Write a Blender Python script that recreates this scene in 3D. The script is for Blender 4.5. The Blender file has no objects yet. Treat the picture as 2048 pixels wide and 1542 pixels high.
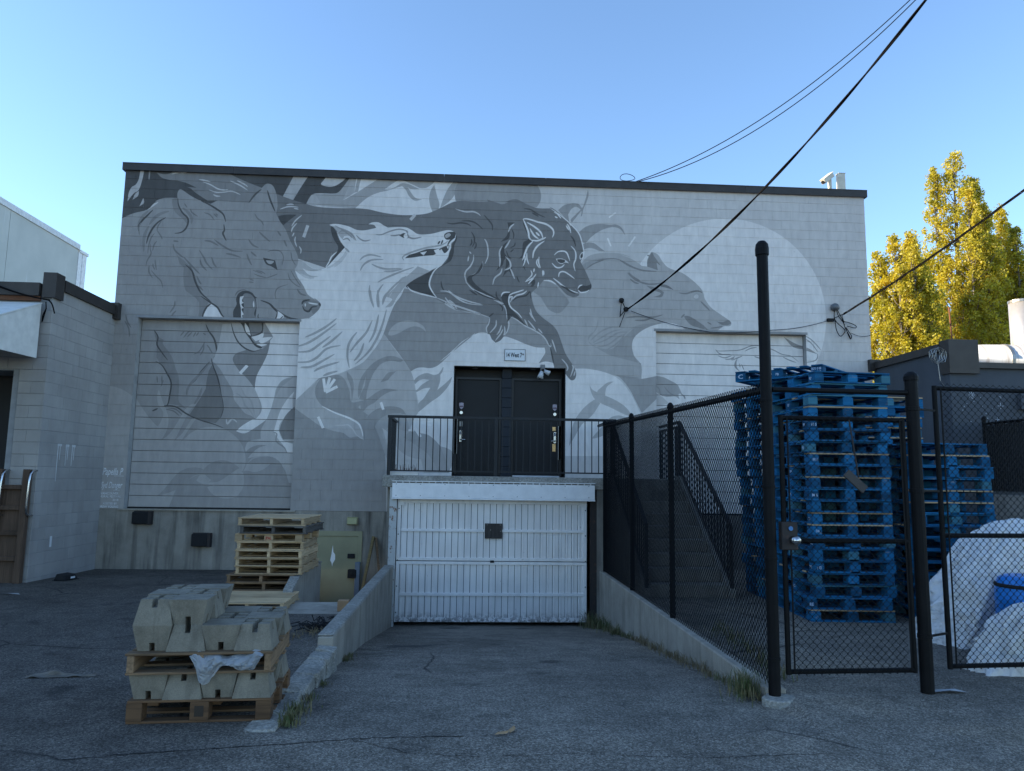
import bpy, bmesh, math, random
import numpy as np
from mathutils import Vector, Matrix
from mathutils.geometry import delaunay_2d_cdt
R_ = math.radians
random.seed(7)
scene = bpy.context.scene
col = scene.collection

# ------------------------------------------------------------------ camera
FPX, CX, CY, CAMH = 1480.0, 1024.0, 771.0, 1.65
_yaw, _pitch, _roll = R_(3.3), R_(7.2), R_(0.82)
_F = Vector((math.sin(_yaw)*math.cos(_pitch), math.cos(_yaw)*math.cos(_pitch), math.sin(_pitch)))
_R0 = Vector((math.cos(_yaw), -math.sin(_yaw), 0)); _U0 = _R0.cross(_F)
_R = _R0*math.cos(_roll) + _U0*math.sin(_roll); _U = -_R0*math.sin(_roll) + _U0*math.cos(_roll)
_C = Vector((0, 0, CAMH))
cd = bpy.data.cameras.new('camera'); cam = bpy.data.objects.new('camera', cd); col.objects.link(cam)
cam.matrix_world = Matrix(((_R.x, _U.x, -_F.x, 0), (_R.y, _U.y, -_F.y, 0), (_R.z, _U.z, -_F.z, CAMH), (0, 0, 0, 1)))
cd.sensor_width = 36; cd.lens = 36*FPX/2048; cd.clip_start = 0.05; cd.clip_end = 3000
scene.camera = cam
scene.render.resolution_x = 1024; scene.render.resolution_y = 771

# ------------------------------------------------------------------ sky and sun (low sun, left of and behind the wall)
SUN_EL, SUN_PHI = R_(18), R_(1.5)          # elevation; angle of the sun behind the wall plane, seen to the left
sun_dir = Vector((-math.cos(SUN_PHI)*math.cos(SUN_EL), math.sin(SUN_PHI)*math.cos(SUN_EL), math.sin(SUN_EL)))
world = bpy.data.worlds.new('World'); scene.world = world; world.use_nodes = True
wn = world.node_tree.nodes; wl = world.node_tree.links
bg = wn['Background']; sky = wn.new('ShaderNodeTexSky'); sky.sky_type = 'NISHITA'; sky.sun_disc = False
sky.sun_elevation = SUN_EL; sky.sun_rotation = -(math.pi/2 - SUN_PHI)
sky.altitude = 0; sky.air_density = 1.0; sky.dust_density = 0.1; sky.ozone_density = 3.3
wl.new(sky.outputs[0], bg.inputs[0]); bg.inputs[1].default_value = 0.15
ld = bpy.data.lights.new('sun', 'SUN'); sun = bpy.data.objects.new('sun', ld); col.objects.link(sun)
ld.energy = 5.0; ld.angle = R_(0.5); ld.color = (1.0, 0.84, 0.60)
sun.rotation_euler = sun_dir.to_track_quat('Z', 'Y').to_euler(); sun.location = (-30, 20, 20)
vs = scene.view_settings; vs.view_transform = 'Standard'; vs.look = 'None'; vs.exposure = 1.30; vs.gamma = 1
vs.use_curve_mapping = False

# ------------------------------------------------------------------ pixel -> place (a pixel gives a direction, a wall or floor the distance)
def ray(px, py): return _F + (px-CX)/FPX*_R - (py-CY)/FPX*_U
def atY(px, py, y): d = ray(px, py); return _C + d*(y/d.y)
def atX(px, py, x): d = ray(px, py); return _C + d*(x/d.x)
def atZ(px, py, z): d = ray(px, py); return _C + d*((z-CAMH)/d.z)

# ------------------------------------------------------------------ object helpers
def link(o, parent=None):
    col.objects.link(o)
    if parent is not None: o.parent = parent
    return o
def tag(o, label=None, cat=None, group=None, kind=None):
    if label: o['label'] = label
    if cat: o['category'] = cat
    if group: o['group'] = group
    if kind: o['kind'] = kind
    return o
def thing(name, label, cat, loc=(0, 0, 0), rz=0, group=None):
    o = bpy.data.objects.new(name, None); link(o); o.location = loc; o.rotation_euler = (0, 0, rz)
    o.empty_display_size = .1
    return tag(o, label, cat, group)
def inst(name, mesh, parent=None, loc=(0, 0, 0), rot=(0, 0, 0), scale=(1, 1, 1)):
    o = bpy.data.objects.new(name, mesh); link(o, parent); o.location = loc; o.rotation_euler = rot; o.scale = scale
    return o
def copy_tree(o, parent=None):
    c = o.copy(); col.objects.link(c); c.parent = parent
    for ch in o.children: copy_tree(ch, c)
    return c

class MB:
    """collects shapes, builds ONE mesh"""
    def __init__(s): s.v = []; s.f = []
    def poly(s, pts): b = len(s.v); s.v += [tuple(p) for p in pts]; s.f.append(tuple(range(b, b+len(pts)))); return s
    def box(s, x0, x1, y0, y1, z0, z1, M=None):
        P = [(x0,y0,z0),(x1,y0,z0),(x1,y1,z0),(x0,y1,z0),(x0,y0,z1),(x1,y0,z1),(x1,y1,z1),(x0,y1,z1)]
        if M is not None: P = [tuple(M @ Vector(p)) for p in P]
        b = len(s.v); s.v += P
        s.f += [tuple(b+i for i in q) for q in ((0,3,2,1),(4,5,6,7),(0,1,5,4),(1,2,6,5),(2,3,7,6),(3,0,4,7))]; return s
    def hexa(s, P):
        b = len(s.v); s.v += [tuple(p) for p in P]
        s.f += [tuple(b+i for i in q) for q in ((0,3,2,1),(4,5,6,7),(0,1,5,4),(1,2,6,5),(2,3,7,6),(3,0,4,7))]; return s
    def bar(s, a, b_, w, d, up=(0, 0, 1)):
        """box along a->b with cross section w x d"""
        a = Vector(a); b_ = Vector(b_); t = (b_-a).normalized(); u = Vector(up)
        if abs(t.dot(u)) > .98: u = Vector((0, 1, 0))
        r = t.cross(u).normalized(); u = r.cross(t)
        P = []
        for c in (a, b_):
            P += [c - r*w/2 - u*d/2, c + r*w/2 - u*d/2, c + r*w/2 + u*d/2, c - r*w/2 + u*d/2]
        return s.hexa(P)
    def tube(s, pts, rad, n=8, cap=True):
        pts = [Vector(p) for p in pts]; N = len(pts)
        rads = rad if isinstance(rad, (list, tuple)) else [rad]*N
        base = len(s.v); t0 = (pts[1]-pts[0]).normalized()
        u = Vector((0, 0, 1)) if abs(t0.z) < .9 else Vector((1, 0, 0))
        u = (u - t0*u.dot(t0)).normalized()
        for i, p in enumerate(pts):
            t = (pts[min(i+1, N-1)] - pts[max(i-1, 0)]).normalized()
            u = (u - t*u.dot(t)).normalized(); w = t.cross(u)
            for k in range(n):
                a = 2*math.pi*k/n; s.v.append(tuple(p + (u*math.cos(a) + w*math.sin(a))*rads[i]))
        for i in range(N-1):
            for k in range(n):
                a = base+i*n+k; b = base+i*n+(k+1) % n
                s.f.append((a, b, b+n, a+n))
        if cap:
            s.f.append(tuple(base+k for k in reversed(range(n)))); s.f.append(tuple(base+(N-1)*n+k for k in range(n)))
        return s
    def prism(s, pts2, axis, a0, a1):
        """extrude polygon; axis 'y': pts are (x,z); 'x': (y,z); 'z': (x,y)"""
        def mk(p, a): return {'y': (p[0], a, p[1]), 'x': (a, p[0], p[1]), 'z': (p[0], p[1], a)}[axis]
        n = len(pts2); b = len(s.v)
        s.v += [mk(p, a0) for p in pts2] + [mk(p, a1) for p in pts2]
        s.f.append(tuple(b+i for i in range(n))); s.f.append(tuple(b+n+i for i in reversed(range(n))))
        for i in range(n): j = (i+1) % n; s.f.append((b+j, b+i, b+n+i, b+n+j))
        return s
    def lathe(s, prof, c=(0, 0, 0), n=16):
        b = len(s.v)
        for r, z in prof:
            for k in range(n):
                a = 2*math.pi*k/n; s.v.append((c[0]+r*math.cos(a), c[1]+r*math.sin(a), c[2]+z))
        for i in range(len(prof)-1):
            for k in range(n):
                p = b+i*n+k; q = b+i*n+(k+1) % n; s.f.append((p, q, q+n, p+n))
        s.f.append(tuple(b+k for k in reversed(range(n)))); s.f.append(tuple(b+(len(prof)-1)*n+k for k in range(n)))
        return s
    def mesh(s, name, mat, smooth=False, bevel=0, fix=True):
        me = bpy.data.meshes.new(name); me.from_pydata(s.v, [], s.f)
        if fix or bevel:
            bm = bmesh.new(); bm.from_mesh(me)
            if bevel:
                bmesh.ops.remove_doubles(bm, verts=bm.verts, dist=1e-6)
                es = [e for e in bm.edges if len(e.link_faces) == 2 and e.calc_face_angle(0) > .5]
                bmesh.ops.bevel(bm, geom=es, offset=bevel, segments=1, affect='EDGES', clamp_overlap=True)
            bmesh.ops.recalc_face_normals(bm, faces=bm.faces); bm.to_mesh(me); bm.free()
        if smooth:
            me.polygons.foreach_set('use_smooth', [True]*len(me.polygons))
        if mat: me.materials.append(mat)
        return me
    def build(s, name, mat, parent=None, smooth=False, bevel=0, fix=True):
        return inst(name, s.mesh(name, mat, smooth, bevel, fix), parent)
def B(*a): return MB().box(*a)

# ------------------------------------------------------------------ materials
def newmat(name):
    m = bpy.data.materials.new(name); m.use_nodes = True
    nt = m.node_tree; return m, nt, nt.nodes['Principled BSDF']
class NG:
    """small node-graph writer"""
    def __init__(s, nt): s.nt = nt
    def n(s, t, **kw):
        x = s.nt.nodes.new(t)
        for k, v in kw.items(): setattr(x, k, v)
        return x
    def L(s, a, b): s.nt.links.new(a, b)
    def pos(s, scale=(1, 1, 1), obj=False, rnd=0):
        src = s.n('ShaderNodeTexCoord').outputs['Object'] if obj else s.n('ShaderNodeNewGeometry').outputs['Position']
        mp = s.n('ShaderNodeMapping'); mp.inputs['Scale'].default_value = scale; s.L(src, mp.inputs[0])
        if rnd:
            oi = s.n('ShaderNodeObjectInfo'); mu = s.n('ShaderNodeMath', operation='MULTIPLY'); mu.inputs[1].default_value = rnd
            s.L(oi.outputs['Random'], mu.inputs[0]); s.L(mu.outputs[0], mp.inputs['Location'])
        return mp.outputs[0]
    def noise(s, vec, scale, detail=4, rough=.55):
        x = s.n('ShaderNodeTexNoise'); x.inputs['Scale'].default_value = scale; x.inputs['Detail'].default_value = detail
        x.inputs['Roughness'].default_value = rough; s.L(vec, x.inputs['Vector']); return x.outputs['Fac']
    def ramp(s, fac, stops):
        r = s.n('ShaderNodeValToRGB'); e = r.color_ramp.elements
        while len(e) < len(stops): e.new(.5)
        for i, (p, c) in enumerate(stops):
            e[i].position = p; e[i].color = (c, c, c, 1) if not isinstance(c, (tuple, list)) else (*c[:3], 1)
        s.L(fac, r.inputs[0]); return r.outputs[0]
    def mix(s, fac, a, b, mode='MIX'):
        m = s.n('ShaderNodeMix', data_type='RGBA', blend_type=mode)
        for sock, v in ((m.inputs[0], fac), (m.inputs[6], a), (m.inputs[7], b)):
            if isinstance(v, (int, float)): sock.default_value = v
            elif isinstance(v, tuple): sock.default_value = (*v[:3], 1)
            else: s.L(v, sock)
        return m.outputs[2]
    def bump(s, h, strength, dist, bsdf):
        b = s.n('ShaderNodeBump'); b.inputs['Strength'].default_value = strength; b.inputs['Distance'].default_value = dist
        s.L(h, b.inputs['Height']); s.L(b.outputs[0], bsdf.inputs['Normal'])
    def randcol(s, colr, lo, hi):
        oi = s.n('ShaderNodeObjectInfo'); mr = s.n('ShaderNodeMapRange'); mr.inputs[3].default_value = lo; mr.inputs[4].default_value = hi
        s.L(oi.outputs['Random'], mr.inputs[0]); return s.mix(1.0, colr, mr.outputs[0], 'MULTIPLY')
def plain(name, c, rough=.6, metal=0, var=.15, scale=6, bump=0.0, bscale=60, obj=False, spec=.4):
    m, nt, b = newmat(name); g = NG(nt); p = g.pos(obj=obj)
    f = g.noise(p, scale)
    g.L(g.ramp(f, [(.3, tuple(x*(1-var) for x in c)), (.7, tuple(min(1, x*(1+var)) for x in c))]), b.inputs['Base Color'])
    b.inputs['Roughness'].default_value = rough; b.inputs['Metallic'].default_value = metal
    b.inputs['Specular IOR Level'].default_value = spec
    if bump: g.bump(g.noise(p, bscale, 3), bump, .01, b)
    return m
def wood(name, c, dark, lo=.65, hi=1.2, streak=(2, 45, 45), rough=.8, scuff=None):
    """timber: grain along the object's x axis; every board its own tone"""
    m, nt, b = newmat(name); g = NG(nt); p = g.pos(streak, obj=True, rnd=37.0)
    f = g.noise(p, 1.0, 5, .65)
    c1 = g.ramp(f, [(.25, dark), (.55, c), (.8, tuple(min(1, x*1.15) for x in c))])
    f2 = g.noise(g.pos((1, 1, 1)), 3.0, 3)
    c2 = g.mix(g.ramp(f2, [(.35, 0.0), (.75, .5)]), c1, dark)
    if scuff:
        f3 = g.noise(g.pos((5, 5, 14)), 2.2, 5, .7); c2 = g.mix(g.ramp(f3, [(.60, 0.0), (.68, .65)]), c2, scuff)
        f4 = g.noise(g.pos((1, 1, 3)), 1.7, 3); c2 = g.mix(g.ramp(f4, [(.5, 0.0), (.7, .55)]), c2, tuple(.35*x for x in dark))
    g.L(g.randcol(c2, lo, hi), b.inputs['Base Color']); b.inputs['Roughness'].default_value = rough
    b.inputs['Specular IOR Level'].default_value = .25
    g.bump(f, .5, .003, b); return m
def concrete(name, c, streaks=.35, agg=0.0, dirt=(.05, .045, .04), rough=.9, sc=1.0):
    m, nt, b = newmat(name); g = NG(nt); p = g.pos()
    f = g.noise(p, 2.2*sc, 6, .65)
    a = g.ramp(f, [(.3, tuple(x*.72 for x in c)), (.55, c), (.8, tuple(min(1, x*1.2) for x in c))])
    if streaks:
        s = g.noise(g.pos((3.2*sc, 3.2*sc, .28*sc)), 1.6, 4, .6)
        a = g.mix(g.ramp(s, [(.48, 0.0), (.72, streaks)]), a, dirt)
        s2 = g.noise(g.pos((5*sc, 5*sc, .4*sc)), 1.9, 3, .6)
        a = g.mix(g.ramp(s2, [(.6, 0.0), (.75, streaks*.5)]), a, tuple(min(1, x*1.6) for x in c))
    fine = g.noise(p, 140, 2)
    if agg:
        v = g.n('ShaderNodeTexVoronoi'); v.inputs['Scale'].default_value = 55; g.L(p, v.inputs['Vector'])
        hs = g.n('ShaderNodeSeparateColor'); g.L(v.outputs['Color'], hs.inputs[0])
        a = g.mix(agg, a, g.mix(1.0, a, g.ramp(hs.outputs[0], [(.1, .35), (.5, .9), (.95, 1.7)]), 'MULTIPLY'))
        g.bump(v.outputs['Distance'], .8, .012, b)
    else:
        a = g.mix(1.0, a, g.ramp(fine, [(.3, .85), (.7, 1.12)]), 'MULTIPLY')
        g.bump(g.noise(p, 70, 4), .35, .006, b)
    g.L(a, b.inputs['Base Color']); b.inputs['Roughness'].default_value = rough; b.inputs['Specular IOR Level'].default_value = .25
    return m
# ------------------------------------------------------------------ the mural: flat areas of paint and brush lines, traced on the wall
CROPS = dict(A=(230,310,5.12), B=(560,310,5.12), C=(880,310,5.12), D=(1240,350,4.096), E=(230,580,5.12), F=(560,580,5.12),
             G=(880,580,5.12), H=(180,780,4.096), I=(740,680,4.096), J=(1180,740,4.058), L=(1300,640,5.689), P=(0,0,1.0))
TONE = dict(k=.095, d=.215, e=.265, m=.35, n=.38, l=.435, q=.46, h=.50, g=.615, w=.79, b=.85, T=.86)
SHAPES = []       # (tone, closed outline in photo pixels), later ones on top
def _pts(s, crop=None):
    out = []; c = crop
    for tok in s.split():
        if tok in CROPS: c = tok; continue
        corner = tok.endswith('!'); x, y = tok.rstrip('!').split(',')
        ox, oy, sc = CROPS[c]; out.append((ox+float(x)/sc, oy+float(y)/sc, corner))
    return out
def _crom(p0, p1, p2, p3, k):
    r = []
    for i in range(k):
        t = i/k; t2 = t*t; t3 = t2*t
        r.append(tuple(.5*(2*p1[a] + (p2[a]-p0[a])*t + (2*p0[a]-5*p1[a]+4*p2[a]-p3[a])*t2 + (3*p1[a]-p0[a]-3*p2[a]+p3[a])*t3) for a in (0, 1)))
    return r
def spline(pts, closed, k=4):
    n = len(pts); out = []; rng = n if closed else n-1
    for i in range(rng):
        p1, p2 = pts[i], pts[(i+1) % n]
        p0 = p1 if p1[2] or (not closed and i == 0) else pts[i-1]
        p3 = p2 if p2[2] or (not closed and i+2 >= n) else pts[(i+2) % n]
        out += _crom(p0, p1, p2, p3, k)
    if not closed: out.append(pts[-1][:2])
    return out
def area(tone, s): SHAPES.append((tone, spline(_pts(s), True)))
def line(tone, w, s, taper=True):
    """brush line(s) of width w photo pixels; several lines are separated by |"""
    for one in s.split('|'):
        if not one.strip(): continue
        if one.split()[0] not in CROPS: one = line.crop + ' ' + one
        else: line.crop = one.split()[0]
        p = spline(_pts(one), False); n = len(p); w_ = w*1.22; Lh = []; Rh = []
        for i in range(n):
            a, b = p[max(0, i-1)], p[min(n-1, i+1)]
            dx, dy = b[0]-a[0], b[1]-a[1]; q = math.hypot(dx, dy) or 1
            t = i/(n-1); ww = w_/2*((.18 + .82*math.sin(math.pi*min(1, max(0, t)))**.6) if taper else 1)
            Lh.append((p[i][0]-dy/q*ww, p[i][1]+dx/q*ww)); Rh.append((p[i][0]+dy/q*ww, p[i][1]-dx/q*ww))
        SHAPES.append((tone, Lh + Rh[::-1]))
line.crop = 'A'
def disc(tone, cx, cy, r, n=48): SHAPES.append((tone, [(cx+r*math.cos(2*math.pi*i/n), cy+r*math.sin(2*math.pi*i/n)) for i in range(n)]))

# -- background
disc('w', 1449, 640, 203, 72)
area('k', 'A 0,0! P 720,300! B 720,225! 660,310 600,380 540,395 430,392 340,400 300,440 270,500! 150,480 0,430 A 1300,520! 650,560! 440,480 330,560 180,600 70,650! 0,700!')
area('l', 'B 340,400! 540,395 600,380 660,310 720,225! 700,150! 1100,150! 1020,240! 900,330 770,545! 500,525 270,500! 300,440')
area('w', 'B 720,150! 1900,150! 1900,480! 1700,600! 1300,650! 770,560! 770,545! 640,465! 700,400 760,340 780,240!')
area('l', 'B 800,378! 900,310 1020,240! 1060,150! 1640,150! 1590,262! 1550,305 1490,338 1430,338 1340,295 1240,255 1170,282 1070,352! 1130,350 1190,322 1250,290 1320,300 1430,350! 1350,350 1270,318 1180,340 1100,365 1000,388 890,440 770,545! 640,466! 720,425')
area('w', 'B 1070,352! 1170,282 1240,255 1340,295 1430,338! 1460,342! 1380,325 1310,292 1250,285 1190,315 1130,346')
area('h', 'B 640,465! 700,330 735,225! 780,225! 770,300 765,385!')
area('l', 'B 765,385! 780,300 800,225! 835,225! 815,300 800,378!')
area('w', 'B 802,375! 815,300 838,225! 1020,238!')
area('l', 'B 1250,318! 1300,325 1345,390 1390,440 1455,455! 1380,468 1320,420 1290,360')
area('l', 'B 1580,308! 1545,360 1528,440 1535,510 1560,582! 1620,560! 1632,500 1605,410')
area('l', 'B 1790,262! 1845,262! 1800,380 1750,460 1640,545! 1665,465 1720,345')
area('m', 'C 200,262! 960,262! 1010,330 1035,410 1025,480 990,535! 500,560! 160,470! 148,390 165,320')
area('g', 'B 420,300 450,255 480,205! 700,205! 640,270 560,318 490,325')
area('h', 'B 150,195! 305,195! 215,330 130,470! 30,422! 90,310')
area('h', 'A 1960,495! 2000,430 2048,395! 2100,480! 2048,525!')
area('h', 'A 262,140! 300,140! 285,230 245,355 190,395 128,475! 140,390 170,330 215,300 245,240')
area('h', 'A 180,458! 205,400 245,368! 235,420')
area('h', 'A 250,525! 290,440! 297,490')
line('m', 2.2, 'A 358,145 352,200 348,256')
# -- plants to the right of the big bear
area('m', 'C 1210,565! 1270,515 1350,495 1420,502 1458,540 1490,450 1515,350! 1522,410 1500,480 1467,560 1455,620 1440,630! 1448,575 1400,630 1350,695! 1340,660 1400,600 1440,560! 1400,532 1350,548 1312,610! 1325,700! 1240,600')
area('m', 'C 1415,800! 1480,742 1560,712 1650,705 1740,715 1805,712 1865,750 1900,828! 1850,765 1800,742 1740,742 1650,772 1560,830 1490,905! 1440,880')
area('m', 'C 1455,915! 1520,895 1580,905 1630,942 1690,987! 1630,982 1570,958 1510,955 1465,975!')
for s in ('C 1730,640 1800,590', 'C 1715,850 1750,935', 'C 2000,835 1930,935', 'D 70,585 125,505'): line('b', 2.6, s, False)
# -- grey wolf in front of the moon
area('q', 'C 1300,1100! 1440,1120! 1500,1050 1580,1015 1700,1000 1850,1010 1960,1050 D 0,650 100,690 180,745! 225,750! 222,700 245,650 262,630! 310,652 345,705 385,752 440,778 510,803 575,848 630,895 668,938 685,975 695,1015 745,1085 820,1140 890,1188 912,1212 900,1238 850,1240 800,1272 750,1285! 730,1320! 570,1290! 500,1240 430,1215 350,1213 250,1238 170,1282 115,1335 98,1400 115,1480 175,1560 G 2060,920! 1850,890 1650,835 1500,808 1395,805! 1280,800! 900,400! 900,0!')
area('m', 'C 1045,1285! 1100,1290 1180,1330 1240,1400 1290,1450 1325,1510 G 1325,130 1280,185 1240,225 1190,238 1120,205 1070,140 1030,70 970,30 945,0!')
area('h', 'G 945,20! 1010,60 1060,130 1110,200 1190,240! 1100,300! 990,210 950,110')
area('n', 'G 1600,590! 1750,605 1830,545 1880,455 1990,385 D 20,1340 80,1265 160,1228 260,1215 350,1213! 250,1240 170,1282 115,1335 98,1400 115,1480 150,1536 170,1560! G 2060,752! 1900,712 1740,668')
area('n', 'G 1620,295! 1612,380 1565,450 1525,500 1530,545 1600,590! 1545,545 1515,510 1530,460 1585,410')
line('n', 2.6, 'G 1540,520 1640,430 1760,380 1900,385 | 1560,545 1680,470 1780,420 1860,405 | 1570,560 1700,510 1820,440 1920,430 | 1590,590 1720,560 1830,480 1900,450 | 1690,620 1780,570 1850,510 1890,460 | 1760,640 1830,580 1880,500')
line('e', 2.4, 'C 1450,1160 1540,1100 1640,1072 1780,1062 1860,1080 | 1860,1080 1940,1130 2048,1180 | 1930,1200 1980,1250 2048,1285 | 1490,1170 1580,1110 1680,1075')
area('n', 'C 1440,1140! 1520,1090 1600,1065 1700,1050 1600,1085 1500,1160 1490,1190!')
area('e', 'D 222,750! 225,700 250,645 262,630! 290,680 350,750! 300,700 310,780!')
line('e', 3.0, 'D 0,700 80,745 180,780 300,790 | 60,800 130,860 240,895 380,880 | 80,850 120,880 155,890 | 220,655 270,680 330,740 | 480,965 540,972 600,955 640,950 675,965 | 660,1035 700,1075 735,1110 | 50,1165 160,1160 270,1165 350,1145 | 120,1190 200,1190 260,1170 | 500,1170 530,1140')
area('d', 'D 300,905! 350,895 400,910 440,942! 380,925')
area('e', 'D 215,905! 300,925 360,960! 340,1000 270,1000! 320,985 330,965 260,940')
area('e', 'D 525,1160 570,1158 640,1200 690,1235! 695,1265! 640,1250 575,1225')
area('e', 'D 790,1200! 830,1225 880,1232 912,1215! 890,1188 840,1205')
line('e', 2.2, 'D 715,1205 750,1225 | 740,1255 790,1250 840,1240 | 690,1240 710,1265 740,1280')
area('l', 'D 590,1000 610,970 645,965 660,995 650,1025 615,1020'); area('g', 'D 605,998 622,978 642,985 640,1008 618,1012')
area('w', 'G 1385,805! 1500,806 1650,832 1780,880 1870,950 1950,1060 2010,1170 2060,1290! 2060,1700! 1270,1700! 1270,800!')
area('n', 'G 1775,868! 1900,885 2060,912! J 540,50! 540,235! 420,350! 370,250 310,140 230,50')
area('m', 'G 1770,866! 1900,880 2048,900! 1900,905')
area('h', 'G 1530,965! 1560,1020 1640,1060 1760,1110 1850,1160 1920,1220 1975,1300! 1880,1270 1760,1210 1650,1160 1580,1110 1545,1040')
area('h', 'G 1780,938! 1720,945 1660,990 1610,1045 1690,1085! 1700,1010 1730,970')
area('h', 'G 1600,1110! 1500,1180 1420,1270 1380,1340 1340,1450 1320,1600! 1380,1500 1450,1380 1560,1280 1640,1160!')
area('h', 'G 1920,1310! 1840,1285 1770,1295 1720,1330 1640,1420 1560,1520 1700,1480 1850,1400!')
# -- ground under the big bear, and the pale arch over the doorway
area('m', 'F 1250,-20! 1600,40! 2048,200! G 400,200! 700,260! 1200,560! 1180,800! 0,800! F 1700,800! 1450,805 1340,835! 1260,710 1060,445! 1100,330 1150,170')
area('w', 'F 1340,832! 1400,800 1460,793 1540,800 1620,770 1730,670 1850,550 2000,445 G 0,735 140,608 225,528 340,462 410,436 480,442 560,480 680,476! 780,512 880,555 980,586 1070,590! 1078,640 1050,690 1010,752! 1080,732 1165,748! 1170,820! F 1800,800! 1800,1900! 1300,1900! 1345,1400! 1400,1240! 1420,1170 1385,1000 1365,900')
line('l', 4, 'F 1380,1045 1470,985 1560,950 1600,900 1650,840 1672,790')
area('l', 'F 1385,965! 1370,930 1420,880 1500,850 1580,870 1640,850! 1640,930 1610,1025! 1700,950 1765,885! 1730,975 1640,1080 1540,1150 1430,1240 1400,1250! 1420,1160 1470,1110 1540,1000! 1470,1010 1390,1050! 1440,980 1530,920! 1470,915 1420,930')
# -- low left: foliage below the white wolf
area('h', 'F 1060,445! 1160,590 1260,715 1340,830! 1365,900 1385,1000 1410,1160 1420,1240 1380,1310 1330,1410! 1310,1440! 1500,1560 I 660,900 680,1000 640,1090! 300,1090! 0,700! F 140,1145! 300,1000! 650,840! 850,740 1000,560')
area('m', 'F 1260,715! 1180,680 1090,680 980,730 900,800 830,900 800,1000 800,1110! 870,980! 880,880! 810,1115! 880,1130! 900,1000 960,850 1040,755 1140,725 1230,740')
area('m', 'F 1190,832! 1110,845 1070,890 1030,945! 1100,925 1140,880')
area('m', 'F 820,1140! 900,1110 1000,1040 1090,1010 1215,1025! 1120,1045 1040,1090 960,1160 870,1230! 830,1270!')
area('m', 'F 685,835! 740,900 755,1000 735,1150! 725,1000 690,900')
area('m', 'F 0,1700! 120,1240! 165,1190! 360,1010! 370,940 420,890 500,878 590,868 650,900 690,970 715,1040! 735,1150 860,1130 800,1200! 900,1280! 1000,1215 1120,1190 1240,1210 1290,1275! 1150,1265 1040,1310 970,1395! 1010,1480 1050,1590 1080,1720 1090,2300! 0,2300!')
area('h', 'F 870,1320! 940,1225 850,1250! 900,1190 960,1160! 1000,1200! 930,1260')
area('l', 'F 970,1395! 1040,1310 1130,1270 1240,1260! 1300,1330 1320,1440 1200,1420 1130,1380! 1050,1480 1100,1600 1130,1700 1110,1760 1060,1640 1010,1490')
area('g', 'I 100,720! 160,770 200,850 260,920 330,960 420,980! 440,1090! 240,1090! 190,1000 150,880')
area('l', 'I 340,735! 400,760 480,780 560,850 600,930 630,1010 650,1090! 560,1090! 520,1000 470,930 400,880 330,830 270,800!')
line('b', 4.6, 'F 445,905 465,1045 | 510,895 468,1045 | 562,912 468,1045 | 588,988 468,1048', False)
area('h', 'F 150,1150! 250,1070 340,970 420,895! 370,980 360,1060 385,1130 450,1200 560,1260 690,1310 790,1360 840,1430 858,1540! 800,1500 715,1510 650,1465 560,1445 430,1402 300,1315 160,1215!')
line('b', 3.2, 'F 430,1190 560,1255 700,1308 800,1365 835,1430 850,1500')
line('g', 2.4, 'F 560,1385 640,1385 700,1382 750,1430 780,1480 850,1530')
for s in ('F 390,1298 442,1415', 'F 1033,1150 1058,1225', 'F 1380,1410 1440,1505'): line('b', 4.4, s, False)
line('b', 3.2, 'F 1465,1355 1530,1270 | 1450,1360 1565,1340 | 1460,1365 1550,1385 | 1315,1435 1370,1440', False)
area('h', 'F 1105,460! 1130,400 1190,345 1280,315 1370,320 1440,350 1480,385 1495,430! 1440,385 1370,372 1290,400 1220,440 1150,465')
# -- big dark bear
area('d', 'A 425,178! 490,195 560,190 640,150 900,120! 1150,180! 1300,255 1500,335 1660,400 1850,470 2048,525 B 300,512 420,535 600,545 770,545 900,555 1000,578 1100,598 1250,615 1400,612 1500,600 1580,572 1690,520 1780,480 1880,468 C 300,474 480,480 480,456! 560,480 640,505 700,480! 660,485! 740,455 800,458 860,490 950,530 1020,546 1130,545 1105,528! 1160,550 1230,605 1300,665 1380,740 1425,810 1455,900 1475,1000 1462,1060 1440,1095! 1490,1190 1535,1290 1552,1345 1520,1398 1430,1412 1420,1440 1370,1456 1300,1432 1240,1372 1180,1312 1120,1288 1060,1285! 1005,1350 945,1405 930,1470 G 935,20 945,110 985,215 1060,290 1150,358 1205,430 1245,540 1285,650 1345,745 1392,835 1385,905 1345,925 1300,880 1250,800! 1170,795! 1150,700 1130,590 1075,505 1000,440 905,385 820,330 720,270! 698,330 706,400 660,465 620,515 570,540! 530,505! 508,455 485,445 475,380 510,280! 400,245 250,210 150,195 60,130 -50,85 F 1780,180 1720,130 1600,80 B 1600,1455 1450,1420 1330,1380 1285,1335! 900,1300! 0,1000! A 1650,700! 1050,465! 950,470! 830,425 880,465! 780,345 700,325! 835,335! 740,290 640,262 560,255 480,232')
area('e', 'A 425,178! 490,195 560,190 640,150 900,120! 1150,180! 1300,255 1500,335! 1360,490! 1050,465! 950,470! 830,425! 780,345 700,325! 835,335! 740,290 640,262 560,255 480,232')
area('k', 'A 690,330 760,335 830,390 950,468! 870,462 800,420 740,380')
area('k', 'A 1670,625! 1760,610 1860,612! 1790,665 1725,720! 1690,680')
line('g', 2.2, 'A 860,250 920,260 980,276 | 900,275 980,305 1050,345 1110,358 1160,355 | 960,355 1040,382 1120,378 1200,372 1285,407 | 1005,405 1040,420 1080,422 | 1180,265 1280,310 1360,362 | 1250,262 1310,290 1360,325 | 580,195 650,178 720,160 | 670,183 740,177')
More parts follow.
